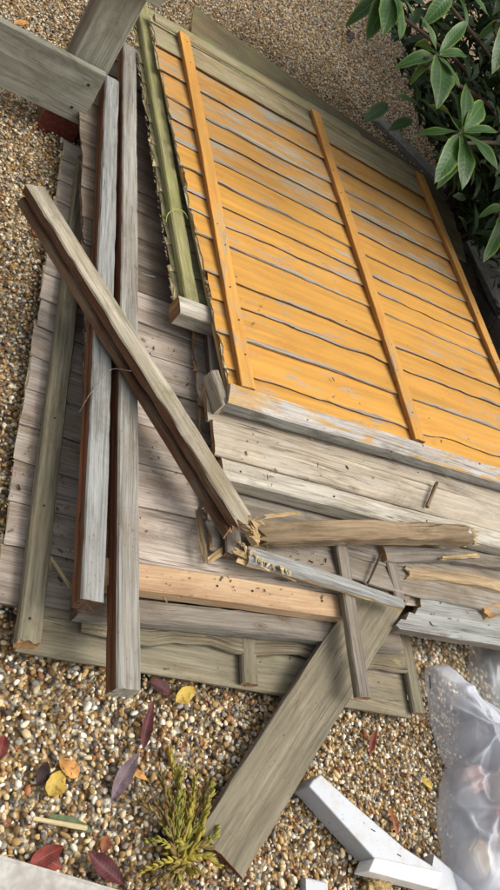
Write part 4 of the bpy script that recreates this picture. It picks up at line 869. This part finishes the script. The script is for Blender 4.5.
# inner, darker whorls through the bush volume
def inframe_ok(p):
    x, y, d = proj(p)[0]
    if d < 0.3: return True
    if not (-15 < x < 515 and -15 < y < 905): return d > 1.6
    lim = np.interp(y, [0, 25, 110, 170, 330, 420], [372, 380, 408, 432, 500, 560])
    return x > lim+6
cnt = 0; tries = 0
stems = []
for q in range(11):
    a = q*2.399; e = root+Vector((0.62*math.cos(a)*(0.5+0.5*rnd.random()), 0.75*math.sin(a)*(0.5+0.5*rnd.random()), 0.75+0.75*rnd.random()))
    pts = [root+Vector((0.10*math.cos(a), 0.10*math.sin(a), -0.02)), root.lerp(e, 0.45)+Vector((0, 0, -0.05)), root.lerp(e, 0.75)+Vector((0.03, 0.02, 0.02)), e]
    if all(inframe_ok(p) for p in pts[1:]): branch(pts, 0.016, 0.005); stems.append(pts)
while cnt < 34 and tries < 4000:
    tries += 1
    p = root+Vector((rnd.uniform(-1.0, 0.6), rnd.uniform(-0.9, 0.8), rnd.uniform(0.30, 1.35)))
    ax = (p-root-Vector((0, 0, 0.6))); 
    if ax.length > 1.2 or not inframe_ok(p): continue
    n = rnd.randint(5, 7); a0 = rnd.random()*6.28; leaves = []
    for j in range(n):
        a = a0+j*6.28/n; tip = p+Vector((math.cos(a)*0.15, math.sin(a)*0.15, rnd.uniform(-0.06, 0.05)))
        if inframe_ok(tip): leaves.append(tip)
    if len(leaves) < 4: continue
    cnt += 1
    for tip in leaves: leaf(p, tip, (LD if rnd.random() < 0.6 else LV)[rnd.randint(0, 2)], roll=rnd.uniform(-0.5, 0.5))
    if cnt % 2: branch([root+Vector((0, 0, 0.1)), root.lerp(p, 0.6)+Vector((0.04, 0.04, 0.05)), p], 0.009, 0.003)
def foliage(name, parent, c, rad, n, ok, seed, size=(0.09, 0.16), mats=None):
    rr = random.Random(seed); V, F, uv = [], [], []; k = 0; tr = 0
    while k < n and tr < n*40:
        tr += 1
        d = Vector((rr.gauss(0, 1), rr.gauss(0, 1), rr.gauss(0, 1))).normalized()*(rr.random()**0.45)
        p = Vector(c)+Vector((d.x*rad[0], d.y*rad[1], d.z*rad[2]))
        if p.z < 0.04 or mnoise.noise(p*2.1+Vector((seed, 0, 0))) < -0.18: continue
        L = rr.uniform(*size); x = Vector((rr.gauss(0, 1), rr.gauss(0, 1), rr.gauss(-0.1, 0.5))).normalized()
        if not ok(p) or not ok(p+x*L): continue
        y = Vector((0, 0, 1)).cross(x); y = y.normalized() if y.length > .01 else Vector((1, 0, 0)); y = (y+x.cross(y)*rr.uniform(-.5, .5)).normalized(); z = x.cross(y); W = L*0.17; b = len(V); k += 1
        V += [p, p+x*L*.35-y*W+z*W*.3, p+x*L*.4, p+x*L*.35+y*W+z*W*.3, p+x*L*.72-y*W*.75+z*W*.1, p+x*L*.72-z*W*.3, p+x*L*.72+y*W*.75+z*W*.1, p+x*L-z*W*.7]
        for f in ((0, 1, 2), (0, 2, 3), (1, 4, 5, 2), (2, 5, 6, 3), (4, 7, 5), (5, 7, 6)):
            F.append(tuple(b+q for q in f)); uv += [((0, .1)[0]+[0, .35, .4, .35, .72, .72, .72, 1][q], [0, -1, 0, 1, -.9, 0, .9, 0][q]) for q in f]
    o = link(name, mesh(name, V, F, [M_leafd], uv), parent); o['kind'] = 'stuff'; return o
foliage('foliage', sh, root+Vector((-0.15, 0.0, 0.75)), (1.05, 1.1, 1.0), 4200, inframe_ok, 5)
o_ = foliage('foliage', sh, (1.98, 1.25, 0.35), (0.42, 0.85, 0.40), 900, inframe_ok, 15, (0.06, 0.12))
def far_ok(p):
    x, y, d = proj(p)[0]
    if d < 1.6: return False
    if not (-10 < x < 510 and -10 < y < 900): return True
    return x > np.interp(y, [0, 60, 110, 170, 330], [436, 430, 432, 446, 520])
sh2 = thing('shrub', 'dense dark evergreen shrub filling the far right edge behind the whorled one', 'shrub', (3.5, 3.3, 0.0))
foliage('foliage', sh2, (3.6, 3.3, 1.1), (1.35, 1.9, 1.9), 8500, far_ok, 9, (0.10, 0.18))
for q in range(9):
    a = q*0.7; e = Vector((3.5+0.7*math.cos(a), 3.3+0.9*math.sin(a), 1.5)); b0 = Vector((3.5+0.3*math.cos(a), 3.3+0.4*math.sin(a), -0.03))
    tube('stem', spline([b0, b0.lerp(e, .5)+Vector((.04, .03, 0)), e], 6), 0.022, M_bark, 7, sh2, 0.007)
# leaf litter and twigs under the shrub
for i in range(9):
    a = rnd.random()*6.28; p = Vector((1.72+rnd.random()*0.5, 0.75+rnd.random()*1.5, 0.03)); q = p+Vector((math.cos(a)*0.22, math.sin(a)*0.22, 0.12*rnd.random()))
    tube('twig', [p, (p+q)/2+Vector((0.01, 0.02, 0.02)), q], 0.004, M_bark, 5, sh, 0.002)
tag(lump('terracotta_shard', P(490, 72, 0.03), 0.14, M_terr, 31, (1.2, 0.6, 0.6), 0.35, 1.5), 'terracotta shard half hidden behind the shrub stems', 'pot shard')

# ================================================================== CRUMBS OF WOOD AND DIRT ON THE PILE
def debris():
    rr = random.Random(77); V, F, mi, uv = [], [], [], []
    zones = [((140, 300), (200, 540), 0.150, 46), ((50, 300), (75, 590), 0.046, 40), ((10, 440), (40, 590), 0.046, 14), ((240, 432), (480, 500), 0.2465, 40), ((250, 395), (480, 470), 0.3045, 16),
             ((150, 575), (330, 600), 0.1635, 24), ((150, 640), (400, 690), 0.047, 26), ((420, 595), (490, 630), 0.167, 24), ((225, 250), (400, 420), 0.287, 14), ((250, 550), (330, 570), 0.181, 26), ((60, 700), (250, 850), 0.02, 26), ((300, 720), (430, 800), 0.02, 16)]
    for (a, b, z, n) in zones:
        for _ in range(n):
            p = P(rr.uniform(a[0], b[0]), rr.uniform(a[1], b[1]), z); L = rr.choice((0.005, 0.006, 0.007, 0.009, 0.016)); w = L*rr.uniform(0.15, 0.45); t = rr.uniform(0, 6.28)
            x = Vector((math.cos(t), math.sin(t), rr.uniform(-.1, .15))); y = Vector((-math.sin(t), math.cos(t), rr.uniform(-.2, .2))); u = Vector((0, 0, 0.0022)); k = len(V)
            V += [p-x*L/2-y*w/2, p+x*L/2-y*w*.3, p+x*L/2+y*w*.2, p-x*L/2+y*w/2, p-x*L*.4-y*w*.2+u, p+x*L*.3-y*w*.2+u, p+x*L*.35+y*w*.2+u, p-x*L*.4+y*w*.3+u]
            q = rr.choice((0, 1, 2, 2, 2))
            for f in ((3, 2, 1, 0), (4, 5, 6, 7), (0, 1, 5, 4), (1, 2, 6, 5), (2, 3, 7, 6), (3, 0, 4, 7)):
                F.append(tuple(k+i for i in f)); mi.append(q); uv += [(rr.random(), rr.random()*.02) for _ in f]
    o = link('wood_crumbs', mesh('wood_crumbs', V, F, [MW['darkwood'], MW['straw'], MW['tan']], uv, mi, False)); o['kind'] = 'stuff'; o['label'] = 'small crumbs and chips of rotten wood scattered over the pile'; o['category'] = 'wood chips'
debris()
